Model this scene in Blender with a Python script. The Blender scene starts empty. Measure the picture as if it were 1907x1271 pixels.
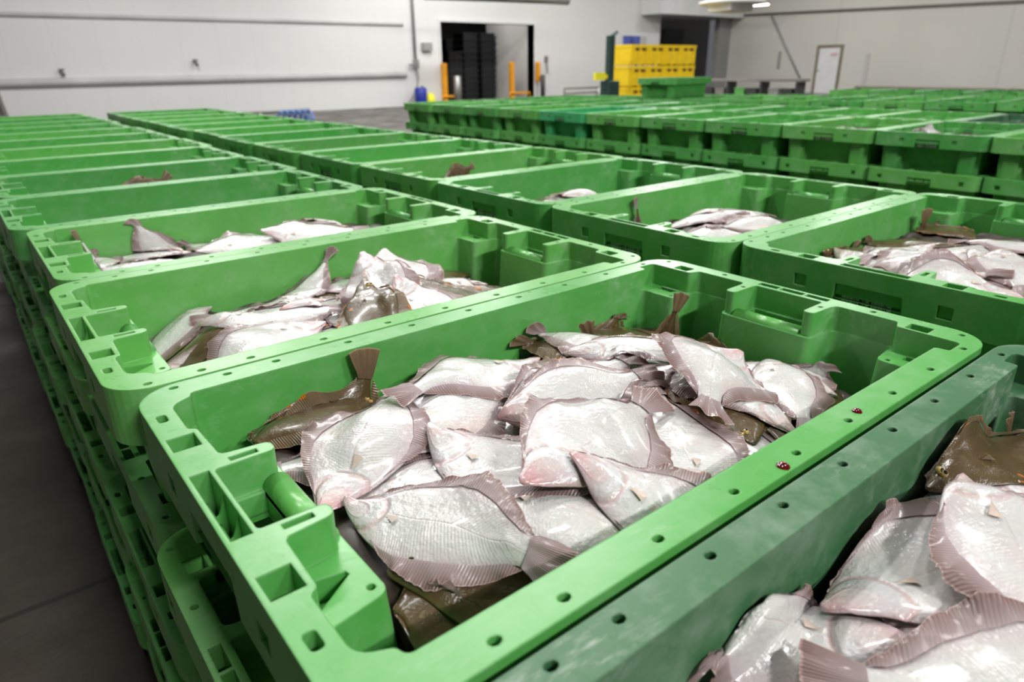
import bpy, bmesh, math, random
import numpy as np
from mathutils import Vector, Matrix
from mathutils.geometry import delaunay_2d_cdt

random.seed(4)
RNG = np.random.default_rng(11)
SC = bpy.context.scene
COL = SC.collection

# ------------------------------------------------------------------ camera
cam_d = bpy.data.cameras.new('camera')
cam = bpy.data.objects.new('camera', cam_d)
COL.objects.link(cam)
yaw, pit, rol = 0.67, 0.3823, -0.013
fw = Vector((math.sin(yaw)*math.cos(pit), math.cos(yaw)*math.cos(pit), -math.sin(pit)))
r0 = Vector((math.cos(yaw), -math.sin(yaw), 0.0))
u0 = r0.cross(fw)
rt = math.cos(rol)*r0 + math.sin(rol)*u0
up = -math.sin(rol)*r0 + math.cos(rol)*u0
M = Matrix((rt, up, -fw)).transposed().to_4x4()
M.translation = Vector((-0.0949, -0.245, 0.3128))
cam.matrix_world = M
cam_d.sensor_fit = 'HORIZONTAL'
cam_d.sensor_width = 36.0
cam_d.lens = 36.0*1266.27/1907.0
cam_d.clip_start = 0.02
cam_d.clip_end = 200
cam_d.dof.use_dof = True
cam_d.dof.focus_distance = 0.74
cam_d.dof.aperture_fstop = 6.3
SC.camera = cam

# ------------------------------------------------------------------ world, lights, exposure
w = bpy.data.worlds.new('world'); SC.world = w
w.use_nodes = True
w.node_tree.nodes['Background'].inputs[0].default_value = (0.93, 0.96, 1.0, 1)
w.node_tree.nodes['Background'].inputs[1].default_value = 0.12
SC.view_settings.view_transform = 'Standard'
SC.view_settings.look = 'None'
SC.view_settings.exposure = 0.0
SC.view_settings.gamma = 1.0

def area(name, loc, size, power, color=(1, 0.995, 0.97), target=None):
    d = bpy.data.lights.new(name, 'AREA')
    d.shape = 'RECTANGLE'; d.size, d.size_y = size
    d.energy = power; d.color = color
    o = bpy.data.objects.new(name, d); COL.objects.link(o)
    o.location = loc
    if target is not None:
        o.rotation_euler = (Vector(target)-Vector(loc)).to_track_quat('-Z', 'Y').to_euler()
    return o
# ceiling lamps of the hall: long strips hung above the rows
for i, (x, y, z, p) in enumerate(((0.4, -4.6, 3.9, 235), (2.9, -4.2, 3.9, 135), (0.6, 0.6, 4.6, 45), (4.5, 0.2, 4.6, 85), (2.3, 2.9, 3.6, 55), (0.3, 3.6, 4.6, 90), (5.0, 4.4, 4.6, 95))):
    area('strip_lamp', (x, y, z), (1.25, 0.13), p, target=(x*.6+.3, y*.45+.6, 0) if y < -2 else None)
# the further lamps of the hall
for x in (4, 13, 22, 30):
    for y in (10, 18):
        area('hall_light', (x, y, 6.6), (3.0, 1.2), 620 if x < 25 else 300)
area('hall_light', (14.5, 21.0, 6.9), (2.4, 0.6), 330, target=(19.5, 26, -1))  # added lamp aimed at the doorway to brighten its reveal
# added fill lamp, unseen behind the doorway, that brightens its reveal
area('reveal_fill', (19.6, 27.0, 3.05), (0.9, 0.2), 55, target=(21.9, 27.2, 0.2))
area('hall_light', (24, 2, 6.6), (3.0, 1.2), 260)

# ------------------------------------------------------------------ materials
def new_mat(name):
    m = bpy.data.materials.new(name); m.use_nodes = True
    nt = m.node_tree
    b = nt.nodes['Principled BSDF']
    return m, nt, b
def node(nt, t, **kw):
    n = nt.nodes.new(t)
    for k, v in kw.items():
        setattr(n, k, v)
    return n
def ramp(nt, src, stops):
    r = node(nt, 'ShaderNodeValToRGB')
    e = r.color_ramp.elements
    e[0].position, e[0].color = stops[0][0], stops[0][1]
    e[1].position, e[1].color = stops[-1][0], stops[-1][1]
    for p, c in stops[1:-1]:
        k = e.new(p); k.color = c
    nt.links.new(src, r.inputs[0])
    return r.outputs[0]
def mixc(nt, fac, a, b, mode='MIX'):
    n = node(nt, 'ShaderNodeMix', data_type='RGBA', blend_type=mode)
    for i, v in ((0, fac), (6, a), (7, b)):
        if hasattr(v, 'links'): nt.links.new(v, n.inputs[i])
        elif isinstance(v, (int, float)): n.inputs[i].default_value = v
        else: n.inputs[i].default_value = (*v, 1) if len(v) == 3 else v
    return n.outputs[2]
def mth(nt, op, a, b=None, c=None, clamp=False):
    n = node(nt, 'ShaderNodeMath', operation=op, use_clamp=clamp)
    for i, v in enumerate((a, b, c)):
        if v is None: continue
        if hasattr(v, 'links'): nt.links.new(v, n.inputs[i])
        else: n.inputs[i].default_value = v
    return n.outputs[0]
def noise(nt, scale, detail=3, vec=None, rough=0.55):
    n = node(nt, 'ShaderNodeTexNoise')
    n.inputs['Scale'].default_value = scale
    n.inputs['Detail'].default_value = detail
    n.inputs['Roughness'].default_value = rough
    if vec is not None: nt.links.new(vec, n.inputs['Vector'])
    return n.outputs['Fac']
def g(v): return (v, v, v, 1)

def plain(name, col, rough=0.5, metal=0.0, nscale=6, amt=0.25, coat=0.0):
    m, nt, b = new_mat(name)
    tc = node(nt, 'ShaderNodeTexCoord')
    f = noise(nt, nscale, 4, tc.outputs['Object'])
    c = ramp(nt, f, [(0.3, tuple(x*(1-amt) for x in col)+(1,)), (0.7, tuple(min(1, x*(1+amt)) for x in col)+(1,))])
    nt.links.new(c, b.inputs['Base Color'])
    b.inputs['Roughness'].default_value = rough
    b.inputs['Metallic'].default_value = metal
    b.inputs['Coat Weight'].default_value = coat
    return m

def plastic(name, col, scuff_col, scuff, rough=0.32, bev=0.0028):
    m, nt, b = new_mat(name)
    tc = node(nt, 'ShaderNodeTexCoord'); P = tc.outputs['Object']
    oi = node(nt, 'ShaderNodeObjectInfo')
    hs = node(nt, 'ShaderNodeHueSaturation')
    hs.inputs['Color'].default_value = (*col, 1)
    nt.links.new(mth(nt, 'MULTIPLY_ADD', oi.outputs['Random'], 0.018, 0.491), hs.inputs['Hue'])
    nt.links.new(mth(nt, 'MULTIPLY_ADD', oi.outputs['Random'], -0.22, 1.08), hs.inputs['Value'])
    base = hs.outputs[0]
    big = noise(nt, 5.0, 4, P)
    c1 = mixc(nt, mth(nt, 'MULTIPLY', big, 0.22), base, tuple(x*0.72 for x in col))
    # pale scuffs: stretched scratches gated by a coarse mask
    mp = node(nt, 'ShaderNodeMapping'); mp.inputs['Scale'].default_value = (26, 90, 40)
    mp.inputs['Rotation'].default_value = (0.3, 0.2, 0.6)
    nt.links.new(P, mp.inputs['Vector'])
    s1 = noise(nt, 1.6, 5, mp.outputs[0], 0.7)
    s2 = noise(nt, 7.0, 5, P, 0.65)
    gate = mth(nt, 'MULTIPLY', ramp(nt, s1, [(0.5, g(0)), (0.72, g(1))]), ramp(nt, s2, [(0.5, g(0)), (0.72, g(1))]))
    haze = ramp(nt, noise(nt, 11.0, 5, P, 0.7), [(0.48, g(0)), (0.8, g(0.5))])
    sc = mth(nt, 'MULTIPLY', mth(nt, 'ADD', gate, haze), scuff, clamp=True)
    c2 = mixc(nt, sc, c1, scuff_col)
    # small dark specks of fish slime and scale
    v = node(nt, 'ShaderNodeTexVoronoi'); v.inputs['Scale'].default_value = 26
    nt.links.new(P, v.inputs['Vector'])
    spk = ramp(nt, v.outputs['Distance'], [(0.035, g(1)), (0.06, g(0))])
    sel = ramp(nt, noise(nt, 9.0, 1, P), [(0.56, g(0)), (0.6, g(0.8))])
    c3 = mixc(nt, mth(nt, 'MULTIPLY', spk, sel), c2, (0.02, 0.05, 0.03))
    nt.links.new(c3, b.inputs['Base Color'])
    r = mth(nt, 'ADD', mth(nt, 'MULTIPLY_ADD', s2, 0.22, rough-0.1), mth(nt, 'MULTIPLY', sc, 0.25))
    nt.links.new(r, b.inputs['Roughness'])
    b.inputs['Specular IOR Level'].default_value = 0.5
    bv = node(nt, 'ShaderNodeBevel', samples=4); bv.inputs['Radius'].default_value = bev
    bp = node(nt, 'ShaderNodeBump'); bp.inputs['Strength'].default_value = 0.12; bp.inputs['Distance'].default_value = 0.002
    nt.links.new(noise(nt, 60, 3, P), bp.inputs['Height'])
    nt.links.new(bv.outputs[0], bp.inputs['Normal'])
    nt.links.new(bp.outputs[0], b.inputs['Normal'])
    return m

M_GREEN = plastic('green_plastic', (0.105, 0.40, 0.085), (0.46, 0.62, 0.44), 0.5, 0.28)
M_OLD = plastic('old_green_plastic', (0.047, 0.155, 0.064), (0.40, 0.47, 0.40), 0.9, 0.38)
M_TEAL = plastic('teal_green_plastic', (0.05, 0.37, 0.15), (0.4, 0.6, 0.45), 0.4)

def uvnodes(nt):
    u = node(nt, 'ShaderNodeUVMap')
    sp = node(nt, 'ShaderNodeSeparateXYZ'); nt.links.new(u.outputs[0], sp.inputs[0])
    return u.outputs[0], sp.outputs[0], mth(nt, 'MULTIPLY_ADD', sp.outputs[1], 2.0, -1.0)

def belly_material():
    m, nt, b = new_mat('pale_fish_belly')
    uv, s, t = uvnodes(nt)
    tc = node(nt, 'ShaderNodeTexCoord'); P = tc.outputs['Object']
    oi = node(nt, 'ShaderNodeObjectInfo')
    rnd = node(nt, 'ShaderNodeVectorMath', operation='ADD')
    nt.links.new(P, rnd.inputs[0])
    rv = node(nt, 'ShaderNodeCombineXYZ'); nt.links.new(mth(nt, 'MULTIPLY', oi.outputs['Random'], 37.0), rv.inputs[0])
    nt.links.new(rv.outputs[0], rnd.inputs[1])
    Q = rnd.outputs[0]
    at = mth(nt, 'ABSOLUTE', t)
    n1 = noise(nt, 22, 4, Q); n2 = noise(nt, 70, 4, Q); n3 = noise(nt, 9, 3, Q)
    base = mixc(nt, n3, (0.585, 0.58, 0.585), (0.645, 0.63, 0.60))
    # lilac-pink towards the outline of the body
    edge = mth(nt, 'MULTIPLY', ramp(nt, at, [(0.5, g(0)), (0.98, g(1))]), mth(nt, 'MULTIPLY_ADD', n1, 0.9, 0.2), clamp=True)
    c = mixc(nt, edge, base, (0.50, 0.385, 0.41))
    # bloodied snout and cheek
    head = ramp(nt, s, [(0.0, g(1)), (0.07, g(0.6)), (0.2, g(0.0))])
    hb = mth(nt, 'MULTIPLY', head, ramp(nt, n1, [(0.36, g(0.15)), (0.62, g(1))]))
    hb = mth(nt, 'MULTIPLY', hb, mth(nt, 'MULTIPLY_ADD', oi.outputs['Random'], 0.75, 0.55))
    c = mixc(nt, hb, c, (0.56, 0.24, 0.25))
    # gill cover: an arc round the head
    ds = mth(nt, 'SUBTRACT', s, 0.05)
    tt = mth(nt, 'MULTIPLY', mth(nt, 'ADD', t, 0.12), 0.17)
    rr = mth(nt, 'SQRT', mth(nt, 'ADD', mth(nt, 'MULTIPLY', ds, ds), mth(nt, 'MULTIPLY', tt, tt)))
    rr = mth(nt, 'ADD', rr, mth(nt, 'MULTIPLY_ADD', n1, 0.02, -0.01))
    arc = ramp(nt, rr, [(0.155, g(0)), (0.172, g(1)), (0.178, g(1)), (0.19, g(0))])
    arc2 = ramp(nt, rr, [(0.085, g(0)), (0.1, g(0.7)), (0.115, g(0))])
    c = mixc(nt, mth(nt, 'MULTIPLY', arc, 0.6), c, (0.55, 0.34, 0.34))
    c = mixc(nt, mth(nt, 'MULTIPLY', arc2, 0.35), c, (0.56, 0.40, 0.42))
    cheek = ramp(nt, rr, [(0.10, g(0)), (0.13, g(1)), (0.155, g(0))])
    c = mixc(nt, mth(nt, 'MULTIPLY', cheek, 0.3), c, (0.56, 0.60, 0.66))
    # warm flush along the breast behind the gill
    # lateral line
    ll = ramp(nt, mth(nt, 'ABSOLUTE', mth(nt, 'ADD', t, 0.04)), [(0.0, g(1)), (0.03, g(0))])
    ll = mth(nt, 'MULTIPLY', ll, ramp(nt, s, [(0.22, g(0)), (0.3, g(1))]))
    c = mixc(nt, mth(nt, 'MULTIPLY', ll, 0.25), c, (0.60, 0.48, 0.42))
    # red spots and blotches
    spots = ramp(nt, n2, [(0.70, g(0)), (0.76, g(1))])
    c = mixc(nt, mth(nt, 'MULTIPLY', spots, 0.45), c, (0.60, 0.26, 0.22))
    blot = ramp(nt, noise(nt, 13, 2, Q), [(0.58, g(0)), (0.78, g(0.55))])
    c = mixc(nt, blot, c, (0.62, 0.45, 0.40))
    # faint muscle chevrons
    ph = mth(nt, 'MULTIPLY_ADD', mth(nt, 'MULTIPLY', at, 0.085), -1.0, s)
    ph = mth(nt, 'ADD', ph, mth(nt, 'MULTIPLY', n1, 0.012))
    wv = mth(nt, 'SINE', mth(nt, 'MULTIPLY', ph, 470.0))
    body = ramp(nt, s, [(0.2, g(0)), (0.3, g(1)), (0.78, g(1)), (0.83, g(0))])
    wv = mth(nt, 'MULTIPLY', wv, mth(nt, 'MULTIPLY', body, ramp(nt, noise(nt, 18, 2, Q), [(0.40, g(0.1)), (0.62, g(1))])))
    c = mixc(nt, mth(nt, 'MULTIPLY_ADD', wv, 0.06, 0.06), c, (0.46, 0.42, 0.43))
    nt.links.new(c, b.inputs['Base Color'])
    nt.links.new(mth(nt, 'MULTIPLY_ADD', n2, 0.22, 0.16), b.inputs['Roughness'])
    b.inputs['Subsurface Weight'].default_value = 0.12
    b.inputs['Subsurface Radius'].default_value = (0.006, 0.0025, 0.002)
    b.inputs['Subsurface Scale'].default_value = 1.0
    b.inputs['Coat Weight'].default_value = 0.55
    b.inputs['Coat Roughness'].default_value = 0.13
    h = mth(nt, 'ADD', mth(nt, 'MULTIPLY', wv, 0.00014), mth(nt, 'MULTIPLY', noise(nt, 45, 4, Q), 0.004))
    h = mth(nt, 'ADD', h, mth(nt, 'MULTIPLY', arc, -0.0022))
    h = mth(nt, 'ADD', h, mth(nt, 'MULTIPLY', arc2, 0.0012))
    h = mth(nt, 'ADD', h, mth(nt, 'MULTIPLY', ll, -0.0006))
    h = mth(nt, 'ADD', h, mth(nt, 'MULTIPLY', noise(nt, 240, 2, Q), 0.0011))
    h = mth(nt, 'ADD', h, mth(nt, 'MULTIPLY', noise(nt, 110, 2, Q), 0.0016))
    bp = node(nt, 'ShaderNodeBump'); bp.inputs['Strength'].default_value = 0.55; bp.inputs['Distance'].default_value = 1.0
    nt.links.new(h, bp.inputs['Height']); nt.links.new(bp.outputs[0], b.inputs['Normal'])
    return m

def back_material():
    m, nt, b = new_mat('brown_fish_back')
    uv, s, t = uvnodes(nt)
    tc = node(nt, 'ShaderNodeTexCoord'); P = tc.outputs['Object']
    n1 = noise(nt, 40, 5, P); n2 = noise(nt, 14, 3, P)
    c = mixc(nt, n1, (0.036, 0.025, 0.010), (0.115, 0.080, 0.032))
    c = mixc(nt, mth(nt, 'MULTIPLY', n2, 0.5), c, (0.12, 0.064, 0.026))
    mp = node(nt, 'ShaderNodeMapping'); mp.inputs['Scale'].default_value = (9.5, 4.2, 1)
    nt.links.new(uv, mp.inputs['Vector'])
    v = node(nt, 'ShaderNodeTexVoronoi'); v.inputs['Scale'].default_value = 1.0; v.inputs['Randomness'].default_value = 0.8
    nt.links.new(mp.outputs[0], v.inputs['Vector'])
    sp = ramp(nt, v.outputs['Distance'], [(0.12, g(1)), (0.16, g(0))])
    wn = node(nt, 'ShaderNodeTexWhiteNoise'); nt.links.new(v.outputs['Color'], wn.inputs['Vector'])
    sel = mth(nt, 'GREATER_THAN', wn.outputs['Value'], 0.45)
    c = mixc(nt, mth(nt, 'MULTIPLY', sp, sel), c, (0.62, 0.17, 0.012))
    pale = ramp(nt, noise(nt, 95, 2, P), [(0.66, g(0)), (0.74, g(0.5))])
    c = mixc(nt, pale, c, (0.32, 0.24, 0.13))
    nt.links.new(c, b.inputs['Base Color'])
    nt.links.new(mth(nt, 'MULTIPLY_ADD', n1, 0.25, 0.17), b.inputs['Roughness'])
    b.inputs['Coat Weight'].default_value = 0.4; b.inputs['Coat Roughness'].default_value = 0.15
    bp = node(nt, 'ShaderNodeBump'); bp.inputs['Strength'].default_value = 0.5; bp.inputs['Distance'].default_value = 1.0
    h = mth(nt, 'ADD', mth(nt, 'MULTIPLY', noise(nt, 420, 2, P), 0.0009), mth(nt, 'MULTIPLY', n1, 0.003))
    nt.links.new(h, bp.inputs['Height']); nt.links.new(bp.outputs[0], b.inputs['Normal'])
    return m

def fin_material(name, root, edge, spots=False):
    m, nt, b = new_mat(name)
    uv, s, t = uvnodes(nt)      # x along the fin's base, y from root to edge (t = -1..1)
    e = mth(nt, 'MULTIPLY_ADD', t, 0.5, 0.5)
    tc = node(nt, 'ShaderNodeTexCoord'); P = tc.outputs['Object']
    n1 = noise(nt, 30, 3, P)
    oi = node(nt, 'ShaderNodeObjectInfo')
    k = mth(nt, 'ADD', e, mth(nt, 'MULTIPLY_ADD', n1, 0.5, -0.25))
    c = mixc(nt, mth(nt, 'MULTIPLY_ADD', k, 1.0, 0.05, clamp=True), root, edge)
    ray = mth(nt, 'SINE', mth(nt, 'MULTIPLY', s, 560.0))
    ray01 = mth(nt, 'MULTIPLY_ADD', ray, 0.5, 0.5)
    c = mixc(nt, mth(nt, 'MULTIPLY', ray01, 0.5), c, tuple(min(1, x*1.9+0.05) for x in edge))
    tip = ramp(nt, e, [(0.94, g(0)), (0.985, g(1))])
    c = mixc(nt, mth(nt, 'MULTIPLY', tip, 0.8), c, tuple(min(1, x*2.2+0.14) for x in edge))
    if spots:
        mp = node(nt, 'ShaderNodeMapping'); mp.inputs['Scale'].default_value = (11, 1.1, 1)
        nt.links.new(uv, mp.inputs['Vector'])
        v = node(nt, 'ShaderNodeTexVoronoi'); v.inputs['Scale'].default_value = 1.0; v.inputs['Randomness'].default_value = 0.5
        nt.links.new(mp.outputs[0], v.inputs['Vector'])
        c = mixc(nt, ramp(nt, v.outputs['Distance'], [(0.19, g(1)), (0.25, g(0))]), c, (0.62, 0.17, 0.012))
    nt.links.new(c, b.inputs['Base Color'])
    b.inputs['Roughness'].default_value = 0.27
    b.inputs['Coat Weight'].default_value = 0.35; b.inputs['Coat Roughness'].default_value = 0.15
    bp = node(nt, 'ShaderNodeBump'); bp.inputs['Strength'].default_value = 0.5; bp.inputs['Distance'].default_value = 0.0007
    nt.links.new(ray01, bp.inputs['Height']); nt.links.new(bp.outputs[0], b.inputs['Normal'])
    tr = node(nt, 'ShaderNodeBsdfTranslucent'); nt.links.new(c, tr.inputs[0])
    mx = node(nt, 'ShaderNodeMixShader'); mx.inputs[0].default_value = 0.30
    nt.links.new(b.outputs[0], mx.inputs[1]); nt.links.new(tr.outputs[0], mx.inputs[2])
    nt.links.new(mx.outputs[0], nt.nodes['Material Output'].inputs[0])
    return m

M_BELLY = belly_material()
M_BACK = back_material()
M_FINP = fin_material('rosy_fin', (0.50, 0.42, 0.44), (0.22, 0.135, 0.125))
M_FINB = fin_material('brown_fin', (0.10, 0.065, 0.03), (0.16, 0.10, 0.05), True)
M_PECT = plain('orange_breast_fin', (0.57, 0.46, 0.40), 0.3, 0, 60, 0.22, 0.4)
M_EYE = plain('yellow_eye', (0.45, 0.30, 0.10), 0.1, 0, 90, 0.3, 0.8)
M_PUPIL = plain('black_pupil', (0.006, 0.006, 0.007), 0.05, 0, 50, 0.1, 1.0)
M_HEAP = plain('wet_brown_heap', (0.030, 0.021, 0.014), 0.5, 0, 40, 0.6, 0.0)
M_LABEL = None
M_WHITEWALL = None

# ------------------------------------------------------------------ helpers
def link(name, me, mat=None, parent=None, loc=(0, 0, 0)):
    o = bpy.data.objects.new(name, me); COL.objects.link(o)
    o.location = loc
    if parent is not None: o.parent = parent
    if mat is not None:
        for mm in (mat if isinstance(mat, (list, tuple)) else [mat]): me.materials.append(mm)
    return o
def tag(o, label=None, cat=None, group=None, kind=None):
    for k, v in (('label', label), ('category', cat), ('group', group), ('kind', kind)):
        if v is not None: o[k] = v
    return o
def empty(name, loc, rz=0.0):
    o = bpy.data.objects.new(name, None); COL.objects.link(o)
    o.location = loc; o.rotation_euler = (0, 0, rz); o.empty_display_size = 0.1
    return o
class MB:
    """collects shapes and links them as one mesh object"""
    def __init__(s): s.v = []; s.f = []
    def add(s, vs, fs):
        k = len(s.v); s.v += [tuple(p) for p in vs]; s.f += [tuple(i+k for i in f) for f in fs]
        return s
    def box(s, x0, x1, y0, y1, z0, z1):
        return s.add([(x0, y0, z0), (x1, y0, z0), (x1, y1, z0), (x0, y1, z0), (x0, y0, z1), (x1, y0, z1), (x1, y1, z1), (x0, y1, z1)],
                     [(3, 2, 1, 0), (4, 5, 6, 7), (0, 1, 5, 4), (1, 2, 6, 5), (2, 3, 7, 6), (3, 0, 4, 7)])
    def tube(s, pts, r, n=8, cap=True):
        pts = [Vector(p) for p in pts]; rings = []
        rs = r if isinstance(r, (list, tuple)) else [r]*len(pts)
        for i, p in enumerate(pts):
            d = (pts[min(i+1, len(pts)-1)]-pts[max(i-1, 0)]).normalized()
            a = d.orthogonal().normalized() if abs(d.z) > 0.9 else d.cross(Vector((0, 0, 1))).normalized()
            b = d.cross(a)
            rings.append([p+rs[i]*(math.cos(2*math.pi*k/n)*a+math.sin(2*math.pi*k/n)*b) for k in range(n)])
        k0 = len(s.v)
        for R in rings: s.v += [tuple(q) for q in R]
        for i in range(len(pts)-1):
            for k in range(n):
                a, b = k0+i*n+k, k0+i*n+(k+1) % n
                s.f.append((a, b, b+n, a+n))
        if cap:
            s.f.append(tuple(k0+k for k in reversed(range(n)))); e = k0+(len(pts)-1)*n
            s.f.append(tuple(e+k for k in range(n)))
        return s
    def mesh(s, name, smooth=False):
        me = bpy.data.meshes.new(name); me.from_pydata(s.v, [], s.f); me.update()
        if smooth:
            for p in me.polygons: p.use_smooth = True
        return me
    def build(s, name, mat, parent=None, loc=(0, 0, 0), smooth=False, bevel=0.0):
        o = link(name, s.mesh(name, smooth), mat, parent, loc)
        if bevel:
            md = o.modifiers.new('bevel', 'BEVEL'); md.width = bevel; md.segments = 2; md.limit_method = 'ANGLE'
        return o
def ordinal(n):
    return ['first', 'second', 'third', 'fourth', 'fifth', 'sixth', 'seventh', 'eighth', 'ninth', 'tenth', 'eleventh', 'twelfth', 'thirteenth', 'fourteenth', 'fifteenth'][n]

# ------------------------------------------------------------------ the fish crate
LH, WH = 0.425, 0.2585          # half length, half width
Z_SHELF, Z_SKIRT, Z_IN, Z_BOT = -0.035, -0.068, -0.204, -0.212

def fillet(pts, n=4):
    out = []; N = len(pts)
    for i, p in enumerate(pts):
        r = p[2] if len(p) > 2 else 0
        c = Vector(p[:2])
        if r <= 0: out.append(tuple(c)); continue
        a = Vector(pts[i-1][:2]); b = Vector(pts[(i+1) % N][:2])
        da = (a-c); db = (b-c); la, lb = da.length, db.length
        da.normalize(); db.normalize()
        ang = da.angle(db); 
        if ang > 3.05: out.append(tuple(c)); continue
        d = min(r/math.tan(ang/2), la*0.45, lb*0.45)
        rr = d*math.tan(ang/2)
        ctr = c+(da+db).normalized()*(rr/math.sin(ang/2))
        p0 = c+da*d-ctr; p1 = c+db*d-ctr
        a0 = math.atan2(p0.y, p0.x); a1 = math.atan2(p1.y, p1.x)
        dd = (a1-a0+math.pi) % (2*math.pi)-math.pi
        for k in range(n+1):
            t = a0+dd*k/n; out.append((ctr.x+rr*math.cos(t), ctr.y+rr*math.sin(t)))
    return out
def sym(half):
    """half outline for v>=0 from the left end's axis to the right end's axis, mirrored to a closed loop"""
    m = [(p[0], -p[1])+tuple(p[2:]) for p in half if p[1] > 1e-6]
    return half + m[::-1]
Lp = lambda e, v, r=0: (-LH+e, v, r)
Rp = lambda e, v, r=0: (LH-e, v, r)
LOOP_A = fillet(sym([Lp(.0245, 0), Lp(.0245, .052, .004), Lp(.078, .0525, .006), Lp(.079, .070, .009), Lp(.036, .0745, .007), Lp(.034, .136, .006),
    Lp(.027, .142, .006), Lp(.027, .203, .018), Lp(.048, .213, .006), Lp(.051, .2225, .006),
    Rp(.082, .2225, .005), Rp(.080, .238, .003), Rp(.046, .238, .006), Rp(.045, .163, .006), Rp(.026, .156, .006), Rp(.026, .0745, .009),
    Rp(.036, .071, .006), Rp(.080, .070, .009), Rp(.079, .0535, .006), Rp(.025, .053, .004), Rp(.025, 0)]), 4)
LOOP_B = fillet(sym([Lp(.086, 0), Lp(.086, .133, .010), Lp(.029, .1425, .012), Lp(.0275, .2025, .018), Lp(.0485, .2125, .006), Lp(.0515, .2225, .006),
    Rp(.086, .2225, .008), Rp(.084, .161, .010), Rp(.0268, .1545, .006), Rp(.0268, .0755, .009), Rp(.0845, .0722, .010), Rp(.0845, 0)]), 4)
OUTER = fillet([(-LH, -WH, .047), (LH, -WH, .047), (LH, WH, .047), (-LH, WH, .047)], 8)
def rect(x0, x1, y0, y1): return [(x0, y0), (x1, y0), (x1, y1), (x0, y1)]
def circ(x, y, r, n=8, sx=1, sy=1): return [(x+sx*r*math.cos(2*math.pi*k/n), y+sy*r*math.sin(2*math.pi*k/n)) for k in range(n)]
def inside(poly, x, y):
    c = False; j = len(poly)-1
    for i in range(len(poly)):
        xi, yi = poly[i]; xj, yj = poly[j]
        if (yi > y) != (yj > y) and x < (xj-xi)*(y-yi)/(yj-yi)+xi: c = not c
        j = i
    return c
def plate(outer, holes):
    """triangles of a flat plate with holes -> (points, faces)"""
    vs, es = [], []
    for L in [outer]+holes:
        k = len(vs); vs += [Vector(p) for p in L]
        es += [(k+i, k+(i+1) % len(L)) for i in range(len(L))]
    ov, oe, of, *_ = delaunay_2d_cdt(vs, es, [], 0, 1e-6)
    fs = []
    for f in of:
        cx = sum(ov[i].x for i in f)/len(f); cy = sum(ov[i].y for i in f)/len(f)
        if inside(outer, cx, cy) and not any(inside(h, cx, cy) for h in holes): fs.append(tuple(f))
    return [tuple(v) for v in ov], fs
def wall(mb, loop, z0, z1, s0=(1, 1), s1=(1, 1), flip=False):
    n = len(loop)
    vs = [(p[0]*s0[0], p[1]*s0[1], z0) for p in loop]+[(p[0]*s1[0], p[1]*s1[1], z1) for p in loop]
    fs = [(i, (i+1) % n, n+(i+1) % n, n+i) for i in range(n)]
    mb.add(vs, [f[::-1] for f in fs] if flip else fs)
def grow(loop, d):
    n = len(loop); out = []
    A = sum(loop[i][0]*loop[(i+1) % n][1]-loop[(i+1) % n][0]*loop[i][1] for i in range(n))
    sg = 1 if A > 0 else -1
    for i in range(n):
        a, b, c = Vector(loop[i-1]), Vector(loop[i]), Vector(loop[(i+1) % n])
        t1 = (b-a).normalized(); t2 = (c-b).normalized()
        nn = Vector((t1.y+t2.y, -t1.x-t2.x))*sg
        if nn.length < 1e-6: nn = Vector((t1.y, -t1.x))*sg
        nn.normalize(); out.append((b.x+nn.x*d, b.y+nn.y*d))
    return out
TAPER = (0.957, 0.962)
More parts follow.
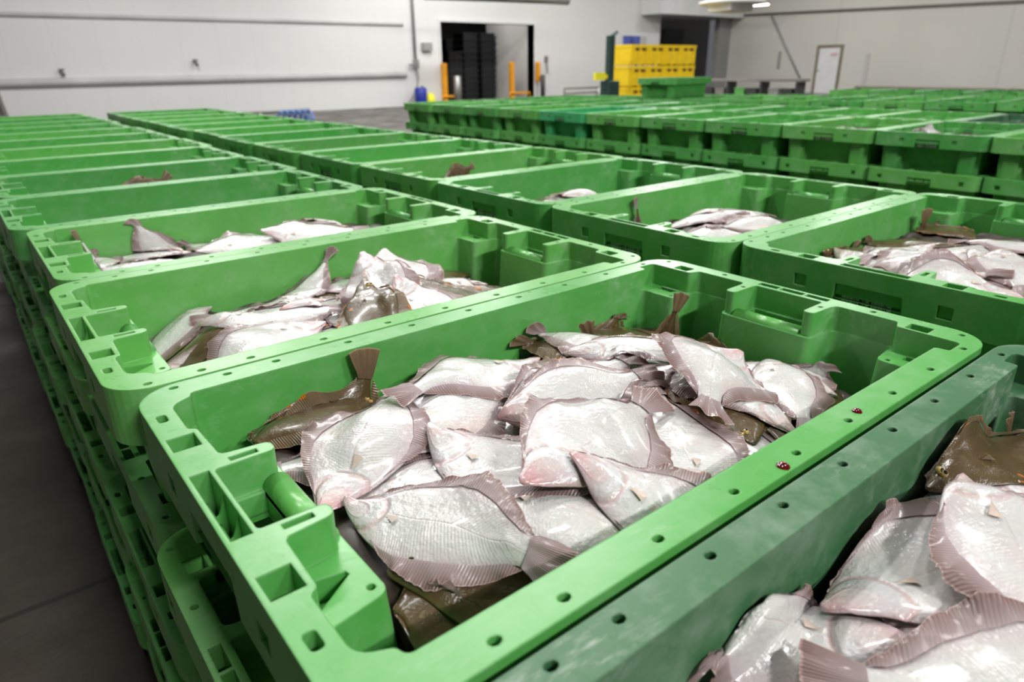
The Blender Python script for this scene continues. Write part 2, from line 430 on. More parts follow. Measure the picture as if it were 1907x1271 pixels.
def crate_mesh():
    mb = MB()
    pockets, deep, dots = [], [], []
    for s in (1, -1):
        def pr(x0, x1, v0, v1): return rect(x0, x1, *sorted((s*v0, s*v1)))
        pockets += [pr(-LH+.005, -LH+.029, .103, .131), pr(LH-.041, LH-.020, .171, .198)]
        pockets += [pr(-LH+.040, -LH+.064, .0575, .0645)]
        deep += [fillet([(-LH+.0085, s*.178-.0085, .003), (-LH+.0175, s*.178-.0085, .003), (-LH+.0175, s*.178+.0085, .003), (-LH+.0085, s*.178+.0085, .003)], 2)]
        dots += [circ(LH-.046, s*.0615, .0035), circ(LH-.012, s*.118, .0042), circ(LH-.016, s*.228, .004)]
        us = [-LH+.040, -LH+.096]+[-LH+.1515+.091*i for i in range(8)]
        dots += [circ(u, s*(WH-.0125), .0043, 8, 1.15, 0.9) for u in us]
    slots = [rect(-LH+.0045, -LH+.0205, -.054, .054)]
    slots += [rect(LH-.0175, LH-.006, a, b) for a, b in ((-.055, -.021), (-.017, .019), (.023, .055))]
    holes = pockets+slots+deep+dots
    vs, fs = plate(OUTER, [LOOP_A]+holes)
    mb.add([(x, y, 0) for x, y in vs], fs)
    for H in pockets+slots:
        wall(mb, H, 0, -.05, flip=True); mb.add([(x, y, -.05) for x, y in H], [tuple(range(len(H)))])
    for H in deep+dots: wall(mb, H, 0, -.022, flip=True)
    # scalloped ribs inside the left finger slots
    for v in (-.018, .018):
        x0, x1 = -LH+.0045, -LH+.0205; n = 8
        top = [(x0+(x1-x0)*k/n, -.004-.020*math.sin(math.pi*k/n)) for k in range(n+1)]
        for q in (-.0013, .0013):
            mb.add([(x, v+q, z) for x, z in top]+[(x, v+q, -.05) for x, z in top], [(k, k+1, n+2+k, n+1+k) for k in range(n)])
        mb.add([(x, v-.0013, z) for x, z in top]+[(x, v+.0013, z) for x, z in top], [(k, k+1, n+2+k, n+1+k) for k in range(n)])
    # the wall below the rim, the shelves in it, and the tapering box
    wall(mb, LOOP_A, 0, Z_SHELF, flip=True)
    wells = [rect(-LH+.027, -LH+.061, -.047, .047), rect(LH-.061, LH-.029, -.047, .047)]
    for s in (1, -1):
        tri = [(-LH+.039, s*.088), (-LH+.070, s*.0945), (-LH+.071, s*.099), (-LH+.039, s*.121)]
        wells.append(tri if s > 0 else tri[::-1])
        wells.append(rect(LH-.061, LH-.0475, *sorted((s*.183, s*.214))))
        wells.append(circ(-LH+.077, s*.122, .0035)); wells.append(circ(LH-.076, s*.172, .0035))
    vs, fs = plate(LOOP_A, [LOOP_B]+wells)
    mb.add([(x, y, Z_SHELF) for x, y in vs], fs)
    for i, H in enumerate(wells):
        d = -.062
        wall(mb, H, Z_SHELF, d, flip=True)
        if i > 1: mb.add([(x, y, d) for x, y in H], [tuple(range(len(H)))])
    mid = tuple(1-(1-t)*0.55 for t in TAPER)
    wall(mb, LOOP_B, Z_SHELF, -.12, (1, 1), mid, True); wall(mb, LOOP_B, -.12, Z_IN, mid, TAPER, True)
    vs, fs = plate([(x*TAPER[0], y*TAPER[1]) for x, y in LOOP_B], [])
    mb.add([(x, y, Z_IN) for x, y in vs], fs)
    OB = grow(LOOP_B, .0035)
    wall(mb, OB, Z_SHELF-.002, Z_BOT, (1, 1), TAPER)
    vs, fs = plate([(x*TAPER[0], y*TAPER[1]) for x, y in OB], [])
    mb.add([(x, y, Z_BOT) for x, y in vs], [f[::-1] for f in fs])
    # skirt: round corners and long sides as a strip, the two ends as pierced faces
    n = len(OUTER)
    for i in range(n):
        a, b = OUTER[i], OUTER[(i+1) % n]
        if abs(a[0]-b[0]) < 1e-5 and abs(abs(a[0])-LH) < 1e-5: continue
        z1 = Z_SKIRT
        mb.add([(a[0], a[1], 0), (b[0], b[1], 0), (b[0]*1.0, b[1], z1), (a[0], a[1], z1)], [(3, 2, 1, 0)])
    yv = WH-.047
    for sx, hv in ((-1, .117), (1, .187)):
        hol = []
        for s in (1, -1): hol.append(rect(s*hv-.011, s*hv+.011, -.049, -.029))
        out = [(-yv, Z_SKIRT), (-.058, Z_SKIRT), (-.054, -.031), (.054, -.031), (.058, Z_SKIRT), (yv, Z_SKIRT), (yv, 0), (-yv, 0)]
        vs, fs = plate(out, hol)
        mb.add([(sx*LH, y, z) for y, z in vs], fs if sx > 0 else [f[::-1] for f in fs])
        for H in hol:
            k = len(H)
            mb.add([(sx*LH, y, z) for y, z in H]+[(sx*(LH-.014), y, z) for y, z in H],
                   [(i, (i+1) % k, k+(i+1) % k, k+i) for i in range(k)]+[tuple(range(k, 2*k))])
        # the recess behind the notch of the skirt
        xb = sx*(LH-.0145)
        mb.add([(sx*LH, -.054, -.031), (sx*LH, .054, -.031), (xb, .054, -.031), (xb, -.054, -.031), (xb, -.054, Z_SKIRT), (xb, .054, Z_SKIRT),
                (sx*LH, -.058, Z_SKIRT), (sx*LH, .058, Z_SKIRT)],
               [(0, 1, 2, 3), (3, 2, 5, 4), (0, 3, 4, 6), (1, 7, 5, 2)])
    # underside of the rim
    vs, fs = plate(grow(OUTER, -.0025), [OB]+wells[:2])
    mb.add([(x, y, -.056) for x, y in vs], [f[::-1] for f in fs])
    me = mb.mesh('fish_crate'); 
    bm = bmesh.new(); bm.from_mesh(me)
    bmesh.ops.remove_doubles(bm, verts=bm.verts, dist=1e-5)
    bmesh.ops.recalc_face_normals(bm, faces=bm.faces)
    bm.to_mesh(me); bm.free()
    return me
CR_GREEN = crate_mesh(); CR_GREEN.materials.append(M_GREEN)
CR_OLD = CR_GREEN.copy(); CR_OLD.materials[0] = M_OLD
CR_TEAL = CR_GREEN.copy(); CR_TEAL.materials[0] = M_TEAL
CRATE_ME = {'g': CR_GREEN, 'o': CR_OLD, 't': CR_TEAL}

def bar_mesh():
    mb = MB(); n = 10; r = .0125
    prof = [(r*math.cos(math.pi*k/n), .011*math.sin(math.pi*k/n)) for k in range(n+1)]+[(-r, -.006), (r, -.006)]
    m = len(prof)
    mb.add([(x, -.0515, z) for x, z in prof]+[(x, .0515, z) for x, z in prof],
           [(i, (i+1) % m, m+(i+1) % m, m+i) for i in range(m)]+[tuple(range(m))[::-1], tuple(range(m, 2*m))])
    me = mb.mesh('handle_bar', True); return me
BAR = {}
for k, mm in (('g', M_GREEN), ('o', M_OLD), ('t', M_TEAL)):
    BAR[k] = bar_mesh(); BAR[k].materials.append(mm)

def label_material():
    m, nt, b = new_mat('barcode_label')
    tc = node(nt, 'ShaderNodeTexCoord'); sp = node(nt, 'ShaderNodeSeparateXYZ')
    nt.links.new(tc.outputs['Object'], sp.inputs[0])
    y, z = sp.outputs[1], sp.outputs[2]
    q = mth(nt, 'FLOOR', mth(nt, 'MULTIPLY', y, 900.0))
    wn = node(nt, 'ShaderNodeTexWhiteNoise', noise_dimensions='1D'); nt.links.new(q, wn.inputs['W'])
    bar = mth(nt, 'GREATER_THAN', wn.outputs[0], 0.5)
    inz = mth(nt, 'LESS_THAN', z, 0.003); iny = mth(nt, 'LESS_THAN', mth(nt, 'ABSOLUTE', y), 0.034)
    f = mth(nt, 'MULTIPLY', bar, mth(nt, 'MULTIPLY', inz, iny))
    c = mixc(nt, f, (0.72, 0.74, 0.73), (0.03, 0.03, 0.03))
    nt.links.new(c, b.inputs['Base Color']); b.inputs['Roughness'].default_value = 0.35
    return m
M_LABEL = label_material()
_l = MB(); _l.box(-.0006, .0006, -.041, .041, -.0125, .0125)
LABEL_ME = _l.mesh('barcode_label'); LABEL_ME.materials.append(M_LABEL)

def crate(x, y, z, label, group, kind='g', flip=False, jx=0.0, rz=0.0, bars=False, barcode=False):
    o = bpy.data.objects.new('fish_crate', CRATE_ME[kind]); COL.objects.link(o)
    o.location = (x+jx, y, z); o.rotation_euler = (0, 0, rz+(math.pi if flip else 0))
    tag(o, label, 'crate', group)
    if bars:
        for s in (-1, 1):
            h = bpy.data.objects.new('handle_bar', BAR[kind]); COL.objects.link(h)
            h.parent = o; h.location = (s*(LH-(.0735 if s < 0 else .0705)), 0, Z_SHELF+(.001 if s < 0 else -.002))
    if barcode:
        h = bpy.data.objects.new('barcode_label', LABEL_ME); COL.objects.link(h)
        h.parent = o; h.location = (-LH+.0132, .004, -.054)
        h['label'] = 'grey barcode sticker'
    return o

# ------------------------------------------------------------------ rows of crate stacks
PITCH, STEP, Z_FLOOR = 0.518, 0.1785, -1.10
rr = random.Random(7)
LEVEL = ['top', 'second from the top', 'third from the top', 'fourth from the top', 'lowest']
def ro(k, first):
    return first if k == 0 else ordinal(k)
def pallet(x, y, lx, ly, label, group):
    p = empty('pallet', (x, y, Z_FLOOR)); tag(p, label, 'pallet', group)
    t = MB(); t.box(-lx/2, lx/2, -ly/2, ly/2, .135, .172); t.build('deck', M_PALLET, p)
    for sx in (-1, 0, 1):
        for sy in (-1, 0, 1):
            f = MB(); f.box(sx*(lx/2-.06)-.06, sx*(lx/2-.06)+.06, sy*(ly/2-.06)-.06, sy*(ly/2-.06)+.06, 0, .135)
            f.build('foot', M_PALLET, p)
M_PALLET = plain('black_pallet_plastic', (0.012, 0.012, 0.013), 0.45, 0, 8, 0.3)

A_OFF = {0: 0.0165, 1: 0.003, 2: -0.016, 3: 0.0, 4: -0.026, 5: -0.012}
def a_y(k): return -0.2785 if k == 0 else (0.248 if k == 1 else 0.7695+(k-2)*PITCH)
A_X = 0.411
for k in range(14):
    y = a_y(k); ox = A_OFF.get(k, rr.uniform(-.02, .012))
    nm = {0: 'nearest', 1: 'second'}.get(k, ordinal(k))
    col = 'old dark green' if k == 0 else 'green'
    for lv in range(5):
        jx = ox if lv == 0 else {1: -.008, 2: -.016, 3: -.012, 4: -.020}[lv]+rr.uniform(-.008, .008)
        jy = 0 if lv == 0 else rr.uniform(-.006, .006)*0.1
        if lv == 0:
            lab = {0: 'scuffed dark green fish crate at the bottom right corner of the picture', 1: 'bright green crate full of plaice in the centre foreground'}.get(
                k, f'green fish crate on top of the {nm} stack of the left row')
        else:
            lab = f'green fish crate {LEVEL[lv]} in the {nm} stack of the left row'
        crate(A_X+jx, y+jy, -STEP*lv, lab, 'crates of the left row', 'o' if (k == 0 and lv == 0) else 'g', flip=lv % 2 == 1,
              rz=0 if lv == 0 else rr.uniform(-.004, .004), bars=(lv == 0 and k < 6), barcode=False)
for k in range(0, 14, 2):
    pallet(A_X-.01, (a_y(k)+a_y(k+1))/2, .84, 1.0, f'black pallet under the {ordinal(k)} and {ordinal(k+1)} stacks of the left row', 'pallets of the left row')

B_X, B_Y = 1.428, 0.222
for k in range(-1, 13):
    y = B_Y+PITCH*k; ox = rr.uniform(-.012, .012)
    nm = ordinal(k+1)
    for lv in range(5):
        jx = ox if lv == 0 else rr.uniform(-.012, .012)
        lab = f'green fish crate {"on top of" if lv == 0 else LEVEL[lv]+" in"} the {nm} stack of the middle row'
        c = crate(B_X+jx, y, -STEP*lv, lab, 'crates of the middle row', 'g', flip=lv % 2 == 1, bars=(lv == 0 and k < 5), barcode=(lv == 0 and -1 <= k < 7))
        if k == 0 and lv == 0: CRATE_B1 = c
for k in range(-1, 13, 2):
    pallet(B_X, B_Y+PITCH*(k+.5), .84, 1.0, f'black pallet under the {ordinal(k+1)} and {ordinal(k+2)} stacks of the middle row', 'pallets of the middle row')

C_X, C_Y = 3.975, 1.1475
for k in range(-3, 10):
    y = C_Y+PITCH*k; ox = rr.uniform(-.012, .012)
    nm = ordinal(k+3)
    for lv in range(5):
        jx = ox if lv == 0 else rr.uniform(-.02, .02)
        lab = f'green fish crate {"topping" if lv == 0 else LEVEL[lv]+" in"} the {nm} stack of the right row'
        kind = 't' if (k == 5 and lv == 0) else 'g'
        if kind == 't': lab = 'bluish green fish crate on top of a stack in the right row'
        crate(C_X+jx, y, -STEP*lv, lab, 'crates of the right row', kind, flip=lv % 2 == 1, barcode=lv < 2)
for k in range(-3, 10, 2):
    n = 2 if k < 9 else 1
    pallet(C_X, C_Y+PITCH*(k+(n-1)/2), .84, .5*n, f'black pallet under the {ordinal(k+3)} stack of the right row', 'pallets of the right row')

# rows further back: the two upper crates of every stack one by one
far_rows = []
def far_row(x, y0, n, zf, name, dark=()):
    for k in range(n):
        y = y0+PITCH*k; z = zf(k)
        for lv in range(2):
            lab = f'green crate {"topping" if lv == 0 else "one below the top of"} the {ordinal(k)} stack {name}'
            kd = 'g'
            if k in dark and lv == 0: kd = 'o'; lab = f'dark green fish crate among light ones, topping a stack {name}'
            crate(x+rr.uniform(-.02, .02), y, z-STEP*lv, lab, f'crates {name}', kd, flip=lv % 2 == 1)
        far_rows.append((x, y, z-2*STEP))
far_row(4.86, -0.45, 13, lambda k: 0.0, 'behind the right row', dark=(3,))
far_row(6.83, 1.55, 12, lambda k: 0.02-0.008*k, 'of the fourth row')
far_row(7.75, 1.2, 10, lambda k: 0.015-0.008*k, 'of the fifth row')
far_row(9.3, 0.6, 8, lambda k: 0.0, 'of the sixth row')
c = crate(6.80, 5.28, 0.182, 'single green crate standing higher than the others before the yellow bins', None, 'g', rz=0.12)
hid = MB()
for x, y, z in far_rows:
    for lv in range(3):
        zz = z-STEP*lv
        hid.box(x-LH, x+LH, y-WH, y+WH, zz-.066, zz-.036); hid.box(x-.38, x+.38, y-.20, y+.20, zz-STEP-.03, zz-.066)
    hid.box(x-.4, x+.4, y-.25, y+.25, Z_FLOOR, z-STEP*3-.03)
o = hid.build('fish_crate_stacks', M_GREEN)
tag(o, 'lower green crates of the far rows, hidden behind the upper ones', 'crates', None, 'stuff')
# text on the barcode sticker of the full crate in the middle row
def text(name, body, size, loc, rot, mat, parent=None):
    cu = bpy.data.curves.new(name, 'FONT'); cu.body = body; cu.size = size; cu.extrude = 0.0002
    o = bpy.data.objects.new(name, cu); COL.objects.link(o); o.location = loc; o.rotation_euler = rot
    cu.materials.append(mat)
    me = o.to_mesh().copy() if False else bpy.data.meshes.new_from_object(o)
    bpy.data.objects.remove(o); o = bpy.data.objects.new(name, me); COL.objects.link(o); o.location = loc; o.rotation_euler = rot
    if parent is not None: o.parent = parent
    return o
M_INK = plain('black_ink', (0.012, 0.012, 0.012), 0.5, 0, 20, 0.1)
lab = [c for c in CRATE_B1.children if c.name.startswith('barcode_label')][0]
text('label_number', '00685', .0125, (-.0012, -.004, .0030), (math.pi/2, 0, -math.pi/2), M_INK, lab)
FISH = {
 'A1': [
  (0.093, 0.148, -0.44, 0.25, 1.15, 'b', 0.0, 0.0, 'brown spotted plaice lying under the large pale fish beside the near corner post'),
  (0.175, 0.155, -0.87, 0.24, 1.1, 'b', 0.0, 0.0, 'brown fish back showing between the large pale tail and the near rim'),
  (0.532, 0.29, -1.56, 0.24, 1.1, 'b', 0.0, 0.0, 'olive brown fish showing between the central plaice and the round plaice'),
  (0.261, 0.412, -0.1, 0.22, 0.8, 'b', 0.0, 0.0, 'small brown fish head with a yellow eye peeping out by the far wall'),
  (0.239, 0.452, -3.0, 0.2, 1.0, 'b', 0.0, 0.0, 'dark brown fish sliver under the far left pale tail'),
  (0.481, 0.078, 1.03, 0.22, 1.0, 'b', 0.0, 0.0, 'dark brown fish strip against the right part of the near rim'),
  (0.604, 0.292, 2.02, 0.23, 1.0, 'w', 0.0, 0.0, 'pale plaice at the far wall with its fan tail spread leftwards'),
  (0.694, 0.1, 1.75, 0.22, 0.9, 'w', 0.0, 0.0, 'pale belly tucked into the right end of the near rim'),
  (0.703, 0.207, -2.33, 0.21, 0.9, 'w', 0.0, 0.0, 'narrow pale plaice sloping down the right end of the heap'),
  (0.549, 0.07, 1.58, 0.22, 1.0, 'w', 0.0, 0.0, 'pale plaice with brown side fin under the tail of the round fish'),
  (0.657, 0.256, 2.87, 0.2, 1.0, 'w', 0.0, 0.0, 'pale plaice partly covered by the round fish at the back right'),
  (0.116, 0.265, -0.49, 0.23, 1.0, 'w', 0.0, 0.0, 'half hidden pale plaice between two snouts left of centre'),
  (0.332, 0.037, 0.88, 0.25, 1.1, 'w', 0.22, 0.2, 'broad pale plaice with small red spots right of the central fish'),
  (0.142, 0.307, 0.13, 0.25, 1.0, 'w', 0.2, 0.0, 'pale plaice with the pink snout pointing left, left of centre'),
  (0.088, 0.257, 0.71, 0.24, 1.05, 'w', 0.16, -0.1, 'pale plaice lying head down beside the handle, tail towards the far wall'),
  (0.459, 0.405, -2.95, 0.26, 0.85, 'w', -0.2, 0.0, 'long pale plaice sloping along the far wall, tail to the left'),
  (0.392, 0.273, -0.19, 0.2, 0.9, 'w', 0.0, 0.0, 'small pale plaice squeezed in the middle of the heap'),
  (0.311, 0.285, 0.01, 0.235, 1.1, 'w', 0.24, 0.3, 'creamy plaice near the middle with a rosy snout and orange breast fin'),
  (0.302, 0.276, -0.24, 0.21, 0.95, 'w', 0.2, 0.0, 'plaice with a wet pink head touching the fin of the central fish'),
  (0.193, 0.189, -1.13, 0.24, 1.0, 'w', 0.0, 0.2, 'pale plaice in front of the centre with its head to the left, near rim'),
  (0.214, 0.288, -1.28, 0.24, 1.05, 'w', 0.14, 0.0, 'pale plaice with a pointed pink snout left of the central fish'),
  (0.486, 0.372, -0.73, 0.24, 0.62, 'w', 0.25, 0.0, 'plaice stretched level across the back with a bloodied pink cheek'),
  (0.21, 0.12, 0.27, 0.25, 1.1, 'w', 0.36, 0.0, 'largest plaice in the centre, tail up, with fringed fins both sides'),
  (0.256, 0.119, -1.07, 0.22, 1.0, 'w', 0.12, 0.0, 'plaice with a grey snout resting on the near rim side of the heap'),
  (0.654, 0.221, -2.71, 0.235, 1.2, 'w', -0.34, 0.5, 'round plaice at the right with its head up and tail down'),
  (0.103, 0.252, -1.17, 0.228, 0.84, 'w', 0.16, -0.15, 'large pale plaice at the bottom with a purple grey tail by the near rim'),
 ],
 'A0': [
  (0.322, -0.114, -0.02, 0.25, 1.1, 'b', 0.0, 0.0, 'brown fish deep in the dark green crate'),
  (0.319, -0.073, -1.12, 0.24, 1.0, 'w', 0.0, 0.0, 'pale plaice half hidden below the big snout'),
  (0.344, -0.113, -1.29, 0.25, 1.1, 'w', 0.0, 0.0, 'pale belly right of the big snout, partly covered'),
  (0.456, -0.067, -0.54, 0.25, 1.0, 'w', 0.0, 0.0, 'grey snouted plaice lying behind the big plaice'),
  (0.578, -0.151, 1.42, 0.22, 1.0, 'w', 0.0, 0.0, 'pink plaice at the right picture edge behind the diagonal fish'),
  (0.335, -0.142, 2.12, 0.25, 1.0, 'w', 0.0, 0.0, 'pale plaice with frilled fin standing up near the dark wall'),
  (0.32, -0.088, -0.31, 0.25, 1.15, 'w', 0.12, 0.0, 'big pale plaice with its head down to the left in the dark green crate'),
  (0.523, -0.075, -0.12, 0.25, 0.9, 'b', 0.12, 0.0, 'brown backed plaice curled along the far wall of the dark green crate'),
  (0.528, -0.088, -2.37, 0.25, 1.0, 'w', -0.15, 0.0, 'plaice lying diagonally with a pink snout at the right picture edge'),
  (0.418, -0.3, 2.25, 0.262, 0.92, 'w', 0.0, 0.0, 'nearest plaice with a ragged purple tail at the bottom edge'),
 ],
 'A2': [
  (0.234, 0.764, 2.68, 0.24, 1.0, 'b', 0.0, 0.0, 'brown fish head with gill slit under a frilled fin'),
  (0.323, 0.793, -1.25, 0.24, 1.0, 'w', 0.0, 0.0, 'pink bellied plaice in the middle of the second crate'),
  (0.28, 0.878, 0.63, 0.2, 0.8, 'w', 0.0, 0.0, 'grey plaice with the fan tail standing against the far wall'),
  (0.586, 0.781, -1.23, 0.2, 1.0, 'b', 0.0, 0.0, 'brown fish under the right heap of the second crate'),
  (0.631, 0.749, 2.64, 0.22, 0.9, 'w', 0.0, 0.0, 'small pale plaice at the right of the second crate'),
  (0.139, 0.848, -0.52, 0.25, 1.0, 'w', 0.2, 0.0, 'long white plaice at left of the second crate, snout to the left'),
  (0.57, 0.686, 1.68, 0.22, 0.8, 'w', 0.0, 0.0, 'brownish purple fish at the far right wall of the second crate'),
  (0.258, 0.787, 0.37, 0.25, 0.7, 'w', 0.0, 0.0, 'slender pale plaice with a brown lower edge'),
  (0.355, 0.866, 2.87, 0.22, 0.8, 'w', 0.0, 0.0, 'rosy plaice under the long white plaice'),
  (0.284, 0.703, -2.76, 0.25, 1.1, 'w', -0.25, 0.0, 'large pale plaice lying along the near rim with a red head'),
  (0.508, 0.916, -1.8, 0.25, 1.1, 'w', 0.0, 0.0, 'pale triangular plaice with a pink snout up at the far wall'),
  (0.454, 0.772, -1.19, 0.25, 1.15, 'b', 0.0, 0.0, 'glossy dark brown plaice at right of the second crate'),
  (0.431, 0.855, -1.8, 0.25, 1.0, 'w', 0.0, 0.0, 'pink snouted plaice next to the dark brown head'),
  (0.419, 0.716, -1.55, 0.24, 1.0, 'w', 0.0, 0.0, 'pink headed plaice resting on the near rim of the second crate'),
  (0.367, 0.719, -1.92, 0.22, 0.9, 'b', 0.0, 0.0, 'dark brown head poking up in the near middle of the second crate'),
 ],
 'A3': [
  (0.262, 1.399, 1.9, 0.24, 0.72, 'w', 0.0, 0.0, 'pale plaice in the third crate with dark fan tail lifted left'),
  (0.089, 1.342, 1.55, 0.22, 0.9, 'w', 0.0, 0.0, 'pale plaice at left end of the third crate'),
  (0.228, 1.275, 3.06, 0.24, 1.0, 'w', 0.0, 0.0, 'white plaice at the left of the third crate near its rim'),
  (0.264, 1.281, 0.2, 0.25, 1.0, 'w', 0.25, 0.0, 'white plaice in the middle of the third crate'),
  (0.413, 1.31, -0.27, 0.25, 1.0, 'w', 0.3, 0.0, 'pink tinged plaice at right of the third crate'),
  (0.626, 1.338, 1.77, 0.2, 0.9, 'w', 0.3, 0.0, 'small dark finned plaice at far right of the third crate'),
 ],
 'A4': [
  (0.357, 1.824, -0.34, 0.24, 1.0, 'w', 0.0, 0.0, 'pale fish back just showing over the rim of the fourth crate'),
 ],
 'A5': [
  (0.637, 2.224, 2.06, 0.22, 1.0, 'w', 0.0, 0.0, 'grey tail tip at right of the fifth crate'),
 ],
 'B1': [
  (1.276, 0.473, -0.72, 0.2, 0.9, 'b', 0.0, 0.0, 'brown fish piece at left of the full crate in the middle row'),
  (1.316, 0.436, -1.91, 0.24, 0.8, 'w', 0.0, 0.0, 'pale plaice with pink back at the left of the heap'),
  (1.217, 0.31, -1.72, 0.25, 1.0, 'w', 0.15, 0.0, 'plaice in the front row with rosy brown fin'),
  (1.495, 0.312, 2.96, 0.25, 0.9, 'w', 0.1, 0.0, 'pale plaice at the far side with a grey belly'),
  (1.435, 0.255, 2.87, 0.24, 0.8, 'w', 0.0, 0.0, 'pink snouted plaice in the middle of the middle row heap'),
  (1.385, 0.244, -2.1, 0.24, 0.8, 'w', 0.0, 0.0, 'pale plaice left of the triangular one'),
  (1.492, 0.243, -2.22, 0.22, 0.8, 'w', 0.0, 0.0, 'grey pale plaice near the brown tail'),
  (1.465, 0.177, -2.67, 0.25, 1.1, 'w', 0.0, 0.0, 'white triangular plaice at the right picture edge'),
  (1.203, 0.326, -1.09, 0.25, 0.7, 'w', 0.0, 0.0, 'slim plaice lying behind the front plaice'),
  (1.283, 0.146, 1.8, 0.24, 0.9, 'w', 0.0, 0.0, 'rounded plaice with a wet shine in front'),
  (1.237, 0.07, 2.07, 0.25, 1.1, 'w', -0.15, 0.0, 'large plaice in front by the near rim'),
 ],
 'B2': [
  (1.41, 0.871, -0.3, 0.24, 1.0, 'w', 0.0, 0.0, 'pale plaice at back of the heap in the second middle row crate'),
  (1.366, 0.771, -0.09, 0.24, 1.0, 'w', 0.0, 0.0, 'pale plaice with dark tail raised at the right'),
  (1.252, 0.824, -0.32, 0.24, 0.8, 'w', 0.0, 0.0, 'thin pale plaice at left of that heap'),
  (1.172, 0.766, -0.64, 0.25, 0.9, 'w', 0.0, 0.0, 'pale plaice in front of that heap'),
  (1.502, 0.661, 2.9, 0.24, 0.8, 'w', 0.0, 0.0, 'pale plaice with pink cheek near the rim there'),
 ],
 'B3': [
  (1.175, 1.358, -0.17, 0.24, 0.9, 'b', 0.0, 0.0, 'brown fish lying in the third middle row crate at left'),
  (1.239, 1.285, 0.06, 0.25, 1.0, 'w', 0.0, 0.0, 'white bellied plaice in the third middle row crate'),
  (1.516, 1.338, -2.99, 0.24, 1.0, 'b', 0.2, 0.0, 'brown plaice at the back of the third middle row crate'),
  (1.324, 1.283, -0.04, 0.24, 0.7, 'w', 0.0, 0.0, 'pale fish end at right of the third middle row crate'),
 ],
 'B4': [
  (1.478, 1.836, 2.91, 0.25, 0.9, 'b', 0.0, 0.0, 'brown plaice lying flat in the fourth middle row crate'),
 ],
 'B6': [
  (1.381, 2.645, 1.46, 0.22, 1.0, 'b', 0.2, 0.0, 'small reddish fish tail over a far middle row rim'),
 ],
 'C1': [
  (3.984, 1.688, 0.98, 0.22, 1.0, 'b', 0.2, 0.0, 'dark fish tail over the rim of a right row crate'),
 ],
 'C0': [
  (3.892, 1.425, 0.07, 0.24, 1.0, 'w', 0.06, 0.0, 'pinkish fish tail over the rim of the right row'),
  (4.201, 1.367, -3.07, 0.24, 1.0, 'w', 0.06, 0.0, 'pinkish fish head over the rim of the right row'),
 ],
}
# fish that stand on edge or lean on a wall: snout, point towards the tail, dorsal direction, length, width, side, bends, label, group
RIGID = [
 ((.068, .425, -.125), (.26, .455, -.055), (-.3, .25, .9), .235, .95, 'b', .1, 0, .75, 'brown plaice with orange spots leaning on the far wall, tail raised', 'fish in the bright green crate in the centre'),
 ((.735, .400, -.175), (.575, .452, -.075), (-.3, .45, -.9), .215, .45, 'b', .0, 0, -.5, 'brown plaice of which the curved tail sticks out behind the level fish', 'fish in the bright green crate in the centre'),
 ((.700, .415, -.20), (.728, .372, -.012), (-.8, .5, .1), .20, .5, 'b', 0, 0, 0, 'brown fish standing on its head in the far right corner', 'fish in the bright green crate in the centre'),
 ((.205, .066, -.17), (.120, .108, -.060), (-.1, -.6, .75), .165, .9, 'w', 0, 0, 0, 'purple finned plaice upright in the near left corner', 'fish in the bright green crate in the centre'),
 ((.052, .80, -.105), (.25, .745, -.13), (0, .30, .95), .235, .95, 'w', 0, -.6, 0, 'white plaice on edge behind the left handle of the second crate', 'fish in the second crate of the left row'),
 ((.085, .715, -.125), (.27, .675, -.150), (0, .35, .93), .22, .85, 'w', 0, -.8, 0, 'rosy plaice on edge in front of the white one on edge in the second crate', 'fish in the second crate of the left row'),
 ((.065, .80, -.125), (.112, .60, -.105), (-.25, 0, .97), .22, .85, 'b', 0, .8, 0, 'brown edged plaice standing upright against the left handle of the second crate', 'fish in the second crate of the left row'),
 ((.285, 2.43, -.085), (.50, 2.47, -.055), (0, .30, .95), .235, .75, 'b', 0, 0, .35, 'reddish brown plaice showing over the rim of the fifth crate, fin raised', 'fish in the fifth crate of the left row'),
 ((1.26, 1.86, -.072), (1.44, 1.92, -.045), (0, .30, .95), .21, .80, 'b', 0, 0, .2, 'brown plaice with fin raised in the fourth middle row crate', 'fish in the fourth full crate of the middle row'),
 ((1.885, .395, -.140), (1.70, .425, -.085), (0, .12, -1), .245, .95, 'b', 0, 0, -.95, 'brown spotted plaice with its tail up over the rim of the middle row', 'fish in the nearest full crate of the middle row'),
 ((1.285, .93, -.20), (1.272, .945, -.03), (1, .3, 0), .20, .6, 'w', 0, 0, 0, 'tail of a fish standing at the left wall of the second middle row crate', 'fish in the second full crate of the middle row'),
 ((1.90, .87, -.21), (1.850, .895, -.055), (1, .2, .3), .20, .7, 'w', 0, 0, 0, 'fish with a dark tail standing up at the right of the second middle row crate', 'fish in the second full crate of the middle row'),
 ((.745, -.11, -.23), (.725, -.075, -.05), (1, .15, .1), .20, .75, 'b', 0, 0, 0, 'dark tail standing at the far wall of the dark green crate', 'fish in the dark green crate'),
 ((.13, 1.40, -.19), (.072, 1.485, -.005), (.3, .6, 0), .22, .5, 'b', 0, 0, 0, 'thin dark tail edge against the far wall of the third crate', 'fish in the third crate of the left row'),
]

